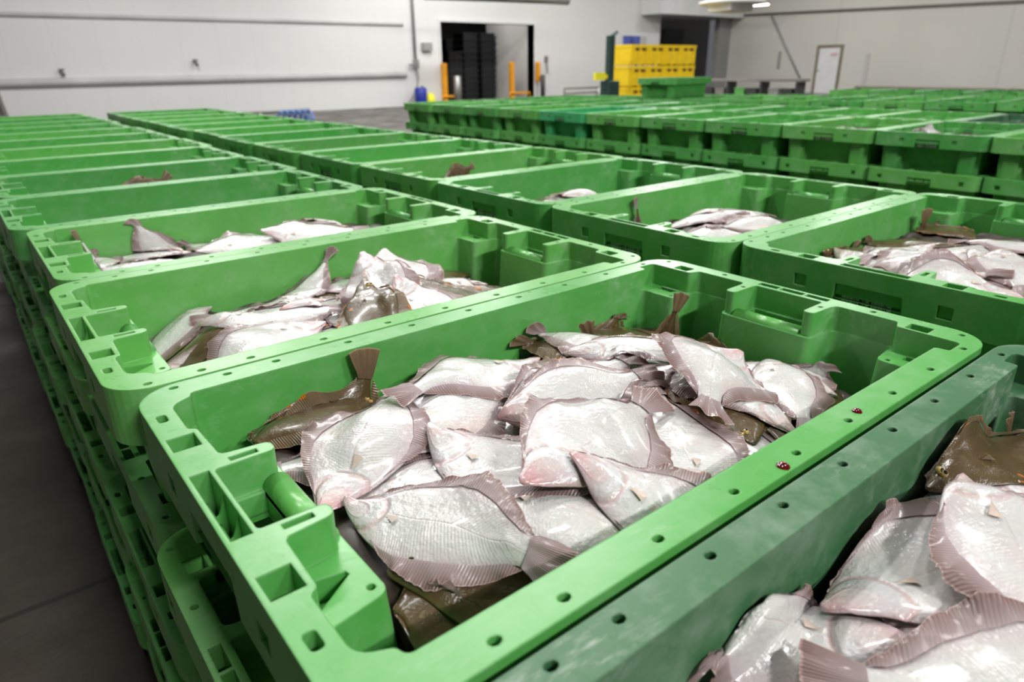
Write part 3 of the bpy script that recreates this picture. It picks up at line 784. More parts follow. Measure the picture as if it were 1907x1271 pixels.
# ------------------------------------------------------------------ fish
S_T = np.array([0, .012, .035, .08, .15, .22, .30, .38, .46, .55, .64, .72, .78, .82, .85])
W_T = np.array([.004, .020, .034, .064, .110, .152, .192, .215, .213, .184, .134, .080, .052, .043, .046])
D_T = np.array([[.07, 0], [.12, .018], [.20, .034], [.30, .046], [.40, .062], [.47, .080], [.52, .088], [.56, .076], [.62, .054], [.70, .030], [.76, .014], [.785, 0]])
N_T = np.array([[.23, 0], [.28, .022], [.36, .044], [.43, .064], [.49, .080], [.53, .084], [.57, .070], [.64, .047], [.71, .030], [.76, .014], [.785, 0]])
T_T = np.array([[0, .012], [.04, .022], [.10, .036], [.2, .045], [.32, .050], [.45, .047], [.6, .036], [.72, .024], [.80, .016], [.85, .010]])

class Heap:
    """height of the heap inside one crate, on a 5 mm grid"""
    def __init__(s, x0, x1, y0, y1, surf):
        s.x0, s.x1, s.y0, s.y1 = x0, x1, y0, y1; s.r = .005
        s.nx = int((x1-x0)/s.r)+2; s.ny = int((y1-y0)/s.r)+2
        X, Y = np.meshgrid(x0+np.arange(s.nx)*s.r, y0+np.arange(s.ny)*s.r, indexing='ij')
        s.H = surf(X, Y)
    def idx(s, x, y):
        return (np.clip(((x-s.x0)/s.r+.5).astype(int), 0, s.nx-1), np.clip(((y-s.y0)/s.r+.5).astype(int), 0, s.ny-1))
    def get(s, x, y):
        i, j = s.idx(x, y); return s.H[i, j]
    def put(s, x, y, z):
        i, j = s.idx(x, y); np.maximum.at(s.H, (i.ravel(), j.ravel()), z.ravel())

def smooth_pass(z):
    p = np.pad(z, 1, mode='edge')
    p[0, 1:-1] = 2*z[0]-z[1]; p[-1, 1:-1] = 2*z[-1]-z[-2]
    p[1:-1, 0] = 2*z[:, 0]-z[:, 1]; p[1:-1, -1] = 2*z[:, -1]-z[:, -2]
    return .25*(p[:-2, 1:-1]+p[2:, 1:-1]+p[1:-1, :-2]+p[1:-1, 2:])

class Body:
    """maps fish coordinates (s along 0..1, v across in metres, h above the lower skin) to the world"""
    NS, NV = 33, 19
    def setup(s, L, wf):
        s.L, s.wf = L, wf; s.vm = .31*L*wf
        s.sg = np.linspace(-.02, 1.02, s.NS); s.vg = np.linspace(-s.vm, s.vm, s.NV)
    def bil(s, G, a, v):
        fi = np.clip((a+.02)/1.04*(s.NS-1), 0, s.NS-1.001); fj = np.clip((v+s.vm)/(2*s.vm)*(s.NV-1), 0, s.NV-1.001)
        i = fi.astype(int); j = fj.astype(int); a1 = (fi-i)[..., None]; b1 = (fj-j)[..., None]
        return G[i, j]*(1-a1)*(1-b1)+G[i+1, j]*a1*(1-b1)+G[i, j+1]*(1-a1)*b1+G[i+1, j+1]*a1*b1
    def finish(s):
        du = np.gradient(s.P, axis=0); dv = np.gradient(s.P, axis=1)
        n = np.cross(du, dv); n /= np.linalg.norm(n, axis=2, keepdims=True)+1e-9
        s.N = n
    def __call__(s, a, v, h):
        a, v, h = np.broadcast_arrays(np.asarray(a, float), np.asarray(v, float), np.asarray(h, float))
        return s.bil(s.P, a, v)+s.bil(s.N, a, v)*h[..., None]

def spine(L, th, kb, sg, tail=False):
    ang = th+(kb*np.clip((sg-.5)/.3, 0, 1.3)**1.3 if tail else kb*(sg-.4))
    ds = np.diff(sg)*L
    x = np.concatenate([[0], np.cumsum(np.cos(.5*(ang[1:]+ang[:-1]))*ds)]); y = np.concatenate([[0], np.cumsum(np.sin(.5*(ang[1:]+ang[:-1]))*ds)])
    k = int(np.argmin(abs(sg))); return x-x[k], y-y[k], ang

def drape(heap, sx, sy, th, L, wf, roll, kb, pitch=0.0, stiff=46, grav=.00042):
    B = Body(); B.setup(L, wf)
    x, y, ang = spine(L, th, kb, B.sg)
    X = sx+x[:, None]-np.sin(ang)[:, None]*B.vg; Y = sy+y[:, None]+np.cos(ang)[:, None]*B.vg
    Xc = np.clip(X, heap.x0, heap.x1); Yc = np.clip(Y, heap.y0, heap.y1)
    ex = np.hypot(X-Xc, Y-Yc)
    # outside the wall the sheet is folded up: keep a sliver of depth so that it stays a surface
    Xc = Xc+.06*(X-Xc); Yc = Yc+.06*(Y-Yc)
    half = np.interp(B.sg, S_T, W_T)*L*wf
    fin = np.maximum(np.interp(B.sg, D_T[:, 0], D_T[:, 1]), np.where(B.sg > .83, .0, 0))*L*wf
    used = (np.abs(B.vg)[None, :] < (half+fin+.02*L)[:, None])
    z0 = heap.get(Xc, Yc)+.0012
    A = np.c_[B.sg.repeat(B.NV), np.tile(B.vg, B.NS)/L, np.ones(B.NS*B.NV)]
    m = used.ravel()
    co, *_ = np.linalg.lstsq(A[m], z0.ravel()[m], rcond=None)
    z = (A@co).reshape(z0.shape)
    zc = np.where(used, z0, -9)
    z = np.maximum(z, zc)
    for _ in range(stiff):
        z = .35*z+.65*smooth_pass(z)-grav
        z = np.maximum(z, zc)
    for _ in range(3): z = np.maximum(smooth_pass(z), zc-.0015)
    near = ex*(Y < heap.y0)
    z = z+abs(roll)*(np.sign(roll)*B.vg[None, :]+B.vm*.5).clip(0)+.45*np.minimum(ex-near, .05)+abs(pitch)*L*np.clip((.75-B.sg) if pitch > 0 else (B.sg-.5)*1.6, 0, 1)[:, None]
    B.P = np.stack([Xc, Yc, z], 2); B.finish()
    B.heap = heap
    return B
def rigid(S, T, side, L, wf, kt=0.0, kv=0.0, kb=0.0):
    """a fish held up by others or by the wall: snout S, direction to tail T, dorsal side, bend kt of the tail out of its plane"""
    B = Body(); B.setup(L, wf)
    U = np.array(T, float)-np.array(S, float); U /= np.linalg.norm(U)
    V = np.array(side, float); V -= U*(V@U); V /= np.linalg.norm(V); Nn = np.cross(U, V)
    x, y, ang = spine(L, 0, kb, B.sg, True)
    a = x[:, None]-np.sin(ang)[:, None]*B.vg; b = y[:, None]+np.cos(ang)[:, None]*B.vg
    c = kt*np.clip(B.sg-.5, 0, 1)[:, None]**2*L+kv*B.vg[None, :]**2/L
    B.P = np.array(S, float)+a[..., None]*U+b[..., None]*V+c[..., None]*Nn
    B.finish(); B.heap = None
    return B

def grid_faces(n, m, k0=0, flip=False):
    fs = []
    for i in range(n-1):
        for j in range(m-1):
            a = k0+i*m+j; f = (a, a+m, a+m+1, a+1)
            fs.append(f[::-1] if flip else f)
    return fs
def uv_mesh(name, V, F, UV, mats, mi=None):
    me = bpy.data.meshes.new(name); me.from_pydata([tuple(p) for p in V], [], F)
    l = me.uv_layers.new(name='UVMap')
    vi = np.empty(len(me.loops), int); me.loops.foreach_get('vertex_index', vi)
    l.data.foreach_set('uv', np.asarray(UV, float)[vi].ravel())
    for mm in mats: me.materials.append(mm)
    if mi is not None: me.polygons.foreach_set('material_index', np.asarray(mi, np.int32))
    me.polygons.foreach_set('use_smooth', np.ones(len(me.polygons), bool)); me.update()
    return me

FISH_ROOT = {}
def make_fish(B, side, label, group, eyes=False, seed=0, detail=True):
    L, wf = B.L, B.wf
    rg = np.random.default_rng(seed)
    nS, nT = (46, 17) if detail else (26, 11)
    s = np.concatenate([np.linspace(0, .06, 6), np.linspace(.06, .85, nS-6+1)[1:]]); nS = len(s)
    t = np.sin(np.linspace(-1, 1, nT)*math.pi/2*.93)/math.sin(math.pi/2*.93)
    W = np.interp(s, S_T, W_T)*L*wf
    # the jaw is a little crooked
    off = np.interp(s, [0, .05, .16], [.022, .012, 0])*L
    Th = np.interp(s, T_T[:, 0], T_T[:, 1])*L*.62
    v = W[:, None]*t+off[:, None]
    prof = np.clip(1-np.abs(t)**2.1, 0, 1)**.85
    h = Th[:, None]*prof
    # shape of head: gill plate step, mouth, backbone ridge
    rr_ = np.hypot((s-.05)[:, None], .17*(t+.12)[None, :])
    h = h+L*.0045*np.exp(-((rr_-.145)/.028)**2)*prof-L*.004*np.exp(-((rr_-.178)/.010)**2)*prof
    h = h+L*.0028*np.exp(-(t/.10)**2)[None, :]*np.interp(s, [.2, .32, .78, .85], [0, 1, 1, .5])[:, None]
    h = h-L*.006*np.exp(-((s-.33)/.07)**2)[:, None]*np.exp(-((t+.55)/.22)**2)[None, :]
    up = B(s[:, None], v, h); lo = B(s[:, None], v*.985, np.zeros_like(v))
    org = up[nS//2, nT//2].copy()
    V = np.concatenate([(up-org).reshape(-1, 3), (lo-org).reshape(-1, 3)])
    UV = np.stack([np.broadcast_to(s[:, None], v.shape), np.broadcast_to((t*.5+.5)[None, :], v.shape)], 2).reshape(-1, 2)
    F = grid_faces(nS, nT); n1 = len(F); k = nS*nT
    F += grid_faces(nS, nT, k, True)
    for j in range(nT-1): F.append((j, j+1, k+j+1, k+j))
    for j in range(nT-1): a = (nS-1)*nT+j; F.append((a+1, a, k+a, k+a+1))
    for i in range(nS-1):
        a = i*nT; F.append((a, k+a, k+a+nT, a+nT)); a = i*nT+nT-1; F.append((a+nT, k+a+nT, k+a, a))
    topm = 0 if side == 'w' else 1
    mi = [topm]*n1+[1-topm]*n1+[topm]*(len(F)-2*n1)
    me = uv_mesh('plaice', V, F, np.concatenate([UV, UV]), [M_BELLY, M_BACK], mi)
    root = bpy.data.objects.new('plaice', me); COL.objects.link(root); root.location = org
    tag(root, label, 'fish', group)
    FM = M_FINP if side == 'w' else M_FINB
    hs = []
    def fin(name, a, vv, hh, e):
        P = B(a, vv, hh)-org
        n, m = P.shape[:2]
        uvx = np.broadcast_to(np.linspace(0, .27, n)[:, None], (n, m)) if name == 'tail_fin' else a
        me2 = uv_mesh(name, P.reshape(-1, 3), grid_faces(n, m), np.stack([uvx, np.broadcast_to(e, (n, m))], 2).reshape(-1, 2), [FM])
        o = bpy.data.objects.new(name, me2); COL.objects.link(o); o.parent = root
        hs.append((a, vv, hh))
    nF = 54 if detail else 24
    for sg, tab, nm in ((1, D_T, 'dorsal_fin'), (-1, N_T, 'anal_fin')):
        a = np.linspace(tab[0, 0], tab[-1, 0], nF)
        H = np.interp(a, tab[:, 0], tab[:, 1])*L*wf*rg.uniform(.88, 1.15)
        ser = 1+.022*np.sin(a*400)*detail
        e = np.linspace(0, 1, 5)
        base = np.interp(a, S_T, W_T)*L*wf*.93
        w0 = np.interp(a, [0, .05, .16], [.022, .012, 0])*L
        sweep = .055*e[None, :]*np.interp(a, tab[:, 0], np.linspace(.2, 1, len(tab)))[:, None]
        vv = sg*(base[:, None]+(H*ser)[:, None]*e[None, :]+.0*a[:, None])+w0[:, None]
        hh = .0013+L*.006*(1-e)[None, :]**2+.0024*np.sin(a*37+rg.uniform(0, 6))[:, None]*e[None, :]**1.5+.0010*np.sin(a*90+rg.uniform(0, 6))[:, None]*e[None, :]**2
        hh = np.maximum(hh, .0008)
        fin(nm, a[:, None]+sweep, vv, hh, e[None, :])
    # tail fan
    nR = 29 if detail else 13
    q = np.linspace(-1, 1, nR); e = np.linspace(0, 1, 7)
    wid = L*wf**.5*np.interp(e, [0, .25, .6, 1], [.041, .051, .072, .092])
    endr = 1.0-.016*np.abs(q)**2-.006*np.abs(np.sin(q*21))*detail
    a = .835+(endr[:, None]-.835)*e[None, :]
    vv = q[:, None]*wid[None, :]
    hh = .0016+L*.008*(1-e)[None, :]+.0022*np.sin(q*7+rg.uniform(0, 6))[:, None]*e[None, :]
    fin('tail_fin', a, vv, hh, e[None, :])
    if detail:
        # breast fin lying on the skin behind the gill
        q = np.linspace(-1, 1, 7); e = np.linspace(0, 1, 6)
        ang = q*.30-.22
        a = .240+.062*e[None, :]*np.cos(ang)[:, None]; tt = (-.02*L+.085*L*e[None, :]*np.sin(ang)[:, None]*.75)
        hw = np.interp(a, T_T[:, 0], T_T[:, 1])*L*.62*np.clip(1-np.abs(tt/(np.interp(a, S_T, W_T)*L*wf))**2.3, 0, 1)**.62
        P = B(a, tt, hw+.0022)-org
        me2 = uv_mesh('pectoral_fin', P.reshape(-1, 3), grid_faces(7, 6), np.stack([np.broadcast_to(q[:, None], a.shape), np.broadcast_to(e[None, :], a.shape)], 2).reshape(-1, 2), [M_PECT if side == 'w' else FM])
        o = bpy.data.objects.new('pectoral_fin', me2); COL.objects.link(o); o.parent = root
        if side == 'w': o['label'] = 'small orange breast fin'
    if eyes:
        for tv in (.30, .80):
            a0 = .085 if tv < .5 else .078
            Wd = np.interp(a0, S_T, W_T)*L*wf; vv = tv*Wd*.8+.008*L
            hw = np.interp(a0, T_T[:, 0], T_T[:, 1])*L*.62*(1-(tv*.8)**2.3)**.62
            c = B(a0, vv, hw)-org; nn = B(a0, vv, hw+.01)-org-c; nn /= np.linalg.norm(nn)
            ua = np.cross(nn, [0.3, 0.9, .1]); ua /= np.linalg.norm(ua); ub = np.cross(nn, ua)
            R = .0165*L; vs = []; fs = []; mi = []
            rings = [(1.0, -.1), (.95, .3), (.78, .58), (.52, .8), (.50, .81), (.28, .93), (.02, 1.0)]
            for (rx, hz) in rings:
                for k2 in range(12):
                    an = 2*math.pi*k2/12; vs.append(c+R*(rx*(math.cos(an)*ua+math.sin(an)*ub)+hz*nn))
            for i in range(len(rings)-1):
                for k2 in range(12):
                    fs.append((i*12+k2, i*12+(k2+1) % 12, (i+1)*12+(k2+1) % 12, (i+1)*12+k2)); mi.append(0 if i < 4 else 1)
            me2 = uv_mesh('eye', vs, fs, np.zeros((len(vs), 2)), [M_EYE, M_PUPIL], mi)
            o = bpy.data.objects.new('eye', me2); COL.objects.link(o); o.parent = root
    if B.heap is not None:
        aa = np.linspace(0, .85, 90)[:, None]; tt = np.linspace(-1, 1, 60)[None, :]
        vv = np.interp(aa, S_T, W_T)*L*wf*tt
        P = B(aa, vv, np.interp(aa, T_T[:, 0], T_T[:, 1])*L*.62*np.clip(1-np.abs(tt)**2.3, 0, 1)**.62+.001)
        B.heap.put(P[..., 0], P[..., 1], P[..., 2])
        for a, vv, hh in hs:
            for f in (0, .5):
                P = B(a, vv, hh+.0008); B.heap.put(P[..., 0], P[..., 1], P[..., 2])
                P = .5*(P[1:]+P[:-1]); B.heap.put(P[..., 0], P[..., 1], P[..., 2])
    return root

# heap height under the visible fish, per crate (world metres; z measured from the rim)
def surf_a1(X, Y):
    z = -.058-.035*np.clip((X-.55)/.25, 0, 1)-.008*np.clip((Y-.30)/.15, 0, 1)
    z = z-.05*np.clip((.15-Y)/.10, 0, 1)*np.clip((.24-X)/.12, 0, 1)
    return z+.006*np.sin(X*31+1)*np.sin(Y*27)
def surf_flat(d, slope=0.0, tilt=0.0):
    return lambda X, Y: d+slope*(X-X.mean())+tilt*(Y-Y.mean())+.006*np.sin(X*29)*np.sin(Y*33+1)
def bump(d, cx, cy, r, drop=.06):
    return lambda X, Y: d-drop*np.clip((np.hypot((X-cx)*.75, Y-cy)-r*.4)/r, 0, 1)+.005*np.sin(X*29)*np.sin(Y*33+1)
HEAPS = {
 'A1': (.414, .248, surf_a1, True, 'fish in the bright green crate in the centre'),
 'A0': (.4275, -.2785, lambda X, Y: -.084+.02*np.clip((X-.3)/.2, 0, 1)+.02*np.clip((-.12-Y)/.2, 0, 1), True, 'fish in the dark green crate'),
 'A2': (.395, .7695, lambda X, Y: -.074-.05*np.clip((X-.55)/.25, 0, 1)-.05*np.clip((.16-X)/.10, 0, 1)+.02*np.clip((.85-Y)/.2, 0, 1), True, 'fish in the second crate of the left row'),
 'A3': (.411, 1.2875, lambda X, Y: -.055-.02*np.clip((Y-1.3)/.15, 0, 1), True, 'fish in the third crate of the left row'),
 'A4': (.385, 1.8055, surf_flat(-.085), False, 'fish in the fourth crate of the left row'),
 'A5': (.399, 2.3235, surf_flat(-.075), False, 'fish in the fifth crate of the left row'),
 'B1': (1.428, .222, lambda X, Y: -.056-.012*np.clip((Y-.25)/.2, 0, 1)-.02*np.clip((1.3-X)/.2, 0, 1), True, 'fish in the nearest full crate of the middle row'),
 'B2': (1.428, .740, bump(-.050, 1.40, .76, .2), False, 'fish in the second full crate of the middle row'),
 'B3': (1.428, 1.258, bump(-.070, 1.28, 1.29, .2), False, 'fish in the third full crate of the middle row'),
 'B4': (1.428, 1.776, bump(-.06, 1.28, 1.82, .2), False, 'fish in the fourth full crate of the middle row'),
 'B6': (1.428, 2.812, surf_flat(-.06), False, 'fish further back in the middle row'),
 'C0': (3.975, 1.1475, surf_flat(-.05), False, 'fish in the right row'),
 'C1': (3.975, 1.6655, surf_flat(-.05), False, 'fish in the right row'),
}
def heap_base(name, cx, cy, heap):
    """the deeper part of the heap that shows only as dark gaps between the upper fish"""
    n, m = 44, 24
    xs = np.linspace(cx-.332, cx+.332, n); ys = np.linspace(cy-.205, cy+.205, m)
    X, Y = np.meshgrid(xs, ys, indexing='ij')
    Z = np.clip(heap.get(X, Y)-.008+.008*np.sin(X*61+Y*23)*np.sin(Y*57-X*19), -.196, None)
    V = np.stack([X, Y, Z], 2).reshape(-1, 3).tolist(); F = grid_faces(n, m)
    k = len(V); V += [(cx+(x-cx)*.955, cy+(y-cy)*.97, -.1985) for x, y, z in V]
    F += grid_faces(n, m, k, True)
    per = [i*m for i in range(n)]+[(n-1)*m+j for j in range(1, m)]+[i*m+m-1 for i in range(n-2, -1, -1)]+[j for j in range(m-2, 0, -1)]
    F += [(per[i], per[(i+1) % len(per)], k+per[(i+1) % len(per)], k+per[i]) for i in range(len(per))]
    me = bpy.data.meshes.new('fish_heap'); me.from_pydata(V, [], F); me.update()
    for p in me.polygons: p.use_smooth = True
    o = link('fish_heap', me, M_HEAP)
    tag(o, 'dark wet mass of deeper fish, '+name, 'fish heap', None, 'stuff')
# fish whose head (positive) or tail (negative) is held up, by the start of their label
PITCHED = {k[:24]: v for k, v in {'pale triangular plaice with a pink snout': .32, 'pink snouted plaice next to the dark': .22, 'dark brown head poking up in': .22,
  'pink headed plaice resting on': .12, 'glossy dark brown plaice at right': .10, 'grey plaice with the fan tail': -.35, 'pale plaice in the third crate with': -.28,
  'pale plaice at the far wall with its fan': -.03, 'large pale plaice at the bottom with': -.06, 'nearest plaice with a ragged': -.10,
  'white triangular plaice at the right': .10, 'plaice lying diagonally with a pink': .06, 'big pale plaice with its head down': -.06}.items()}
HP = {}
FILL = {'A1': 16, 'A0': 8, 'A2': 12, 'A3': 8, 'B1': 12, 'B2': 4, 'B3': 4, 'B4': 3}
seed = 0
for key, (cx, cy, surf, det, grp) in HEAPS.items():
    hp = Heap(cx-.332, cx+.332, cy-.212, cy+.212, surf); HP[key] = hp
    heap_base(grp, cx, cy, hp)
    nfill = FILL.get(key, 0)
    rf = np.random.default_rng(len(key)*7+ord(key[0])*31+ord(key[1]))
    for q in range(nfill):
        # deeper fish of which only a bit shows between the upper ones
        col_, row_ = q % 4, q//4
        fx = cx-.24+.16*col_+rf.uniform(-.05, .05); fy = cy-.15+.3*row_/max(1, (nfill-1)//4)+rf.uniform(-.03, .03)
        th = rf.uniform(0, 6.28); L = rf.uniform(.20, .24); side = 'b' if rf.random() < .5 else 'w'
        B = drape(hp, fx-.45*L*math.cos(th), fy-.45*L*math.sin(th), th, L, 1.0, 0, rf.uniform(-.3, .3))
        make_fish(B, side, ('brown' if side == 'b' else 'pale')+' fish half buried under the '+grp, 'buried '+('brown ' if side == 'b' else 'pale ')+grp, seed=900+seed*20+q, detail=det)
    for (sx, sy, th, L, wf, side, roll, kb, lab) in FISH[key]:
        pitch = PITCHED.get(lab[:24], 0)
        seed += 1
        B = drape(hp, sx, sy, th, L, wf, roll, kb, pitch)
        make_fish(B, side, lab, grp, eyes=(side == 'b' and det), seed=seed, detail=det)
for (S, T, sd, L, wf, side, kt, kv, kb, lab, grp) in RIGID:
    seed += 1
    make_fish(rigid(S, T, sd, L, wf, kt, kv, kb), side, lab, grp, eyes=side == 'b', seed=seed)

# ------------------------------------------------------------------ the hall
Y_BACK, X_RIGHT, Z_CEIL = 25.5, 36.0, 7.4
def struct(name, mb, mat, **k):
    o = mb.build(name, mat, **k); o['kind'] = 'structure'; return o
def panel_wall(name, c1, c2, axis, period):
    m, nt, b = new_mat(name)
    tc = node(nt, 'ShaderNodeTexCoord'); sp = node(nt, 'ShaderNodeSeparateXYZ'); nt.links.new(tc.outputs['Object'], sp.inputs[0])
    f = mth(nt, 'ABSOLUTE', mth(nt, 'SUBTRACT', mth(nt, 'FRACT', mth(nt, 'DIVIDE', sp.outputs[axis], period)), .5))
    seam = ramp(nt, f, [(0.0, g(1)), (0.012, g(0))])
    n = noise(nt, .35, 4, tc.outputs['Object'])
    c = mixc(nt, n, c1, c2)
    c = mixc(nt, mth(nt, 'MULTIPLY', seam, .25), c, tuple(x*.6 for x in c1))
    nt.links.new(c, b.inputs['Base Color']); b.inputs['Roughness'].default_value = .55
    return m
M_BACKWALL = panel_wall('white_wall_panels', (.66, .66, .66), (.76, .75, .74), 0, 1.2)
M_RIGHTWALL = panel_wall('beige_wall_panels', (.56, .545, .50), (.64, .62, .575), 1, 7.5)
M_CEIL = plain('grey_ceiling', (.55, .55, .54), .7, 0, .5, .08)
M_FLOOR, _nt, _b = new_mat('wet_concrete')
_tc = node(_nt, 'ShaderNodeTexCoord'); _P = _tc.outputs['Object']
_n = noise(_nt, 3.0, 6, _P, .65)
_c = ramp(_nt, _n, [(.3, (.030, .024, .019, 1)), (.7, (.074, .060, .048, 1))])
_br = node(_nt, 'ShaderNodeTexBrick'); _br.inputs['Scale'].default_value = .5; _br.inputs['Mortar Size'].default_value = .006
_br.offset = 0; _br.inputs['Brick Width'].default_value = 1.1; _br.inputs['Row Height'].default_value = .9
_nt.links.new(_P, _br.inputs['Vector'])
_c = mixc(_nt, mth(_nt, 'MULTIPLY', _br.outputs['Fac'], .7), _c, (.012, .011, .010))
_nt.links.new(_c, _b.inputs['Base Color'])
_nt.links.new(ramp(_nt, noise(_nt, 1.3, 4, _P), [(.35, g(.22)), (.65, g(.55))]), _b.inputs['Roughness'])
_mp = node(_nt, 'ShaderNodeMapping'); _mp.inputs['Scale'].default_value = (18, 90, 1)
_nt.links.new(_P, _mp.inputs['Vector'])
_bp = node(_nt, 'ShaderNodeBump'); _bp.inputs['Strength'].default_value = .25; _bp.inputs['Distance'].default_value = .004
_nt.links.new(noise(_nt, 1.0, 4, _mp.outputs[0]), _bp.inputs['Height']); _nt.links.new(_bp.outputs[0], _b.inputs['Normal'])

M_STEEL = plain('galvanised_steel', (.38, .38, .37), .4, .7, 14, .2)
M_DKSTEEL = plain('dark_grey_steel', (.07, .07, .072), .5, .3, 14, .3)
M_BROWNSTEEL = plain('brown_grey_rail', (.20, .175, .155), .5, .2, 14, .2)
M_ORANGE = plain('orange_paint', (.80, .34, .015), .45, 0, 6, .15)
M_YELLOW = plain('yellow_plastic', (.88, .60, .006), .4, 0, 3, .10)
M_DKGREEN = plain('dark_green_paint', (.02, .05, .045), .4, .2, 6, .2)
M_BLACK = plain('black_crate_plastic', (.010, .010, .013), .55, 0, 6, .4)
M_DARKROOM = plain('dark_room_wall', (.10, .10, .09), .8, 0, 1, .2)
M_REVEAL = plain('pale_reveal', (.52, .50, .48), .6, 0, 1, .08)
M_WHITE = plain('white_paint', (.72, .72, .72), .5, 0, 2, .06)
M_BLUE = plain('blue_plastic', (.015, .03, .30), .35, 0, 6, .2)
M_LEMON = plain('lemon_yellow_plastic', (.80, .75, .02), .4, 0, 6, .1)
M_GREYBOX = plain('grey_box', (.30, .30, .29), .5, 0, 6, .1)
M_DOORFRAME = plain('brown_door_frame', (.20, .165, .12), .5, 0, 6, .15)
M_GLASSBLUE = plain('blue_window_pane', (.08, .11, .42), .15, 0, 2, .5)
M_TAUPE = plain('taupe_paint', (.22, .205, .19), .6, 0, 1, .1)
M_SHADOWBAND = plain('shadow_band_grey', (.50, .50, .495), .6, 0, .8, .12)  # grey of the tubes that imitate the shadow bands
M_LAMP, _nt, _b = new_mat('lamp_glow')
_b.inputs['Emission Color'].default_value = (1, .95, .8, 1); _b.inputs['Emission Strength'].default_value = 6

t = MB(); t.box(-10, X_RIGHT+6, -9, 36, Z_FLOOR-.1, Z_FLOOR); struct('floor', t, M_FLOOR)
t = MB(); t.box(-10, X_RIGHT+6, -9, 36, Z_CEIL, Z_CEIL+.1); struct('ceiling', t, M_CEIL)
# back wall with the tall doorway and the end at the recess
t = MB()
DX0, DX1, DZ = 16.75, 21.80, 2.10
t.box(-10, DX0, Y_BACK, Y_BACK+.4, Z_FLOOR, Z_CEIL); t.box(DX1, 30.5, Y_BACK, Y_BACK+.4, Z_FLOOR, Z_CEIL); t.box(DX0, DX1, Y_BACK, Y_BACK+.4, DZ, Z_CEIL)
struct('wall_back', t, M_BACKWALL)
t = MB(); t.box(X_RIGHT, X_RIGHT+.3, -9, 25.3, Z_FLOOR, Z_CEIL); struct('wall_right', t, M_RIGHTWALL)
t = MB(); t.box(-10.3, -10, -9, 36, Z_FLOOR, Z_CEIL); struct('wall_left', t, M_BACKWALL)
t = MB(); t.box(-10, X_RIGHT+6, -9.3, -9, Z_FLOOR, Z_CEIL); struct('wall_front', t, M_BACKWALL)
# added tubes standing in for the soft shadow bands on the back wall
t = MB(); t.tube([(-10, Y_BACK-.02, 1.86), (15, Y_BACK-.02, 1.96)], .07, 12); struct('shadow_band_1', t, M_SHADOWBAND)
t = MB(); t.tube([(-10, Y_BACK-.02, .02), (15, Y_BACK-.02, .12)], .13, 16); struct('shadow_band_2', t, M_SHADOWBAND)
# room behind the doorway
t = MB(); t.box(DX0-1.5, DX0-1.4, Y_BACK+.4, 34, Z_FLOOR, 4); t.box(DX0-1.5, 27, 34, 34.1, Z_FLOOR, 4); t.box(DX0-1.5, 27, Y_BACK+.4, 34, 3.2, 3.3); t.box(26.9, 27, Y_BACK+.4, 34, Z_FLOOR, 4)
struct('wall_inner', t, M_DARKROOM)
t = MB(); t.box(DX1, DX1+.06, Y_BACK+.4, Y_BACK+3.6, Z_FLOOR, 3.2); struct('wall_reveal', t, M_REVEAL)
t = MB(); t.box(DX0-.10, DX0, Y_BACK-.04, Y_BACK+.45, Z_FLOOR, DZ+.12); t.box(DX1, DX1+.10, Y_BACK-.04, Y_BACK+.45, Z_FLOOR, DZ+.12); t.box(DX0, DX1, Y_BACK-.04, Y_BACK+.45, DZ, DZ+.12)
struct('door_1', t, M_WHITE)
# recess right of the back wall
t = MB(); t.box(30.5, 30.8, Y_BACK+.4, 31, Z_FLOOR, Z_CEIL); struct('wall_recess', t, M_TAUPE)
t = MB(); t.box(30.8, X_RIGHT+6, 30.9, 31.2, Z_FLOOR, Z_CEIL); struct('wall_recess_back', t, M_TAUPE)
t = MB(); t.box(34.9, X_RIGHT, 25.0, 25.3, Z_FLOOR, 2.75); struct('wall_corner', t, M_GREYBOX)
for x0, x1, n in ((31.6, 32.5, 2), (37.2, 39.2, 3)):
    t = MB(); t.box(x0, x1, 30.82, 30.9, Z_FLOOR, 2.5); struct('door_%d' % n, t, M_DKSTEEL)
t = MB(); t.box(28.95, X_RIGHT, Y_BACK-1.3, Y_BACK+6, 2.72, Z_CEIL-.3); struct('beam_soffit', t, M_WHITE)

# stacks of black crates in the room behind the doorway
for i, (x, y, n) in enumerate(((19.3, 28.6, 8), (20.25, 28.7, 11), (21.2, 28.6, 11), (21.0, 29.6, 11), (19.9, 29.6, 10))):
    for k in range(n):
        t = MB(); z = Z_FLOOR+.27*k
        t.box(-.42, .42, -.42, .42, .19, .265); t.box(-.385, .385, -.385, .385, 0, .19)
        for s in (-1, 1): t.box(s*.30-.04, s*.30+.04, -.40, -.385, 0, .19)
        o = t.build('black_crate', M_BLACK, None, (x, y, z))
        tag(o, 'black crate in the tall dark stacks inside the doorway', 'crate', 'black crates stacked inside the doorway')
def post(name, x, y, z1, r, mat, label, cat, group=None):
    t = MB(); t.tube([(0, 0, 0), (0, 0, z1-Z_FLOOR-.02), (0, 0, z1-Z_FLOOR)], [r, r, r*.7], 14)
    o = t.build(name, mat, None, (x, y, Z_FLOOR), True); return tag(o, label, cat, group)
def guard(x, y, z1, lx, label):
    e = empty('door_guard', (x, y, Z_FLOOR)); tag(e, label, 'door guard', 'orange guards of the doorway')
    H = z1-Z_FLOOR
    t = MB(); t.box(-.10, .10, -.10, .10, 0, H); t.build('guard_post', M_ORANGE, e, bevel=.02)
    t = MB(); t.tube([(-.2, -.1, .1), (-.2, -.1, .32), (lx, -.1, .32), (lx, -.1, .1)], .055, 8); t.build('bumper_rail', M_ORANGE, e, smooth=True)
guard(16.72, 25.3, .52, .45, 'orange guard at the left jamb of the tall doorway')
guard(20.80, 25.9, .56, 1.0, 'orange guard inside the right half of the tall doorway')
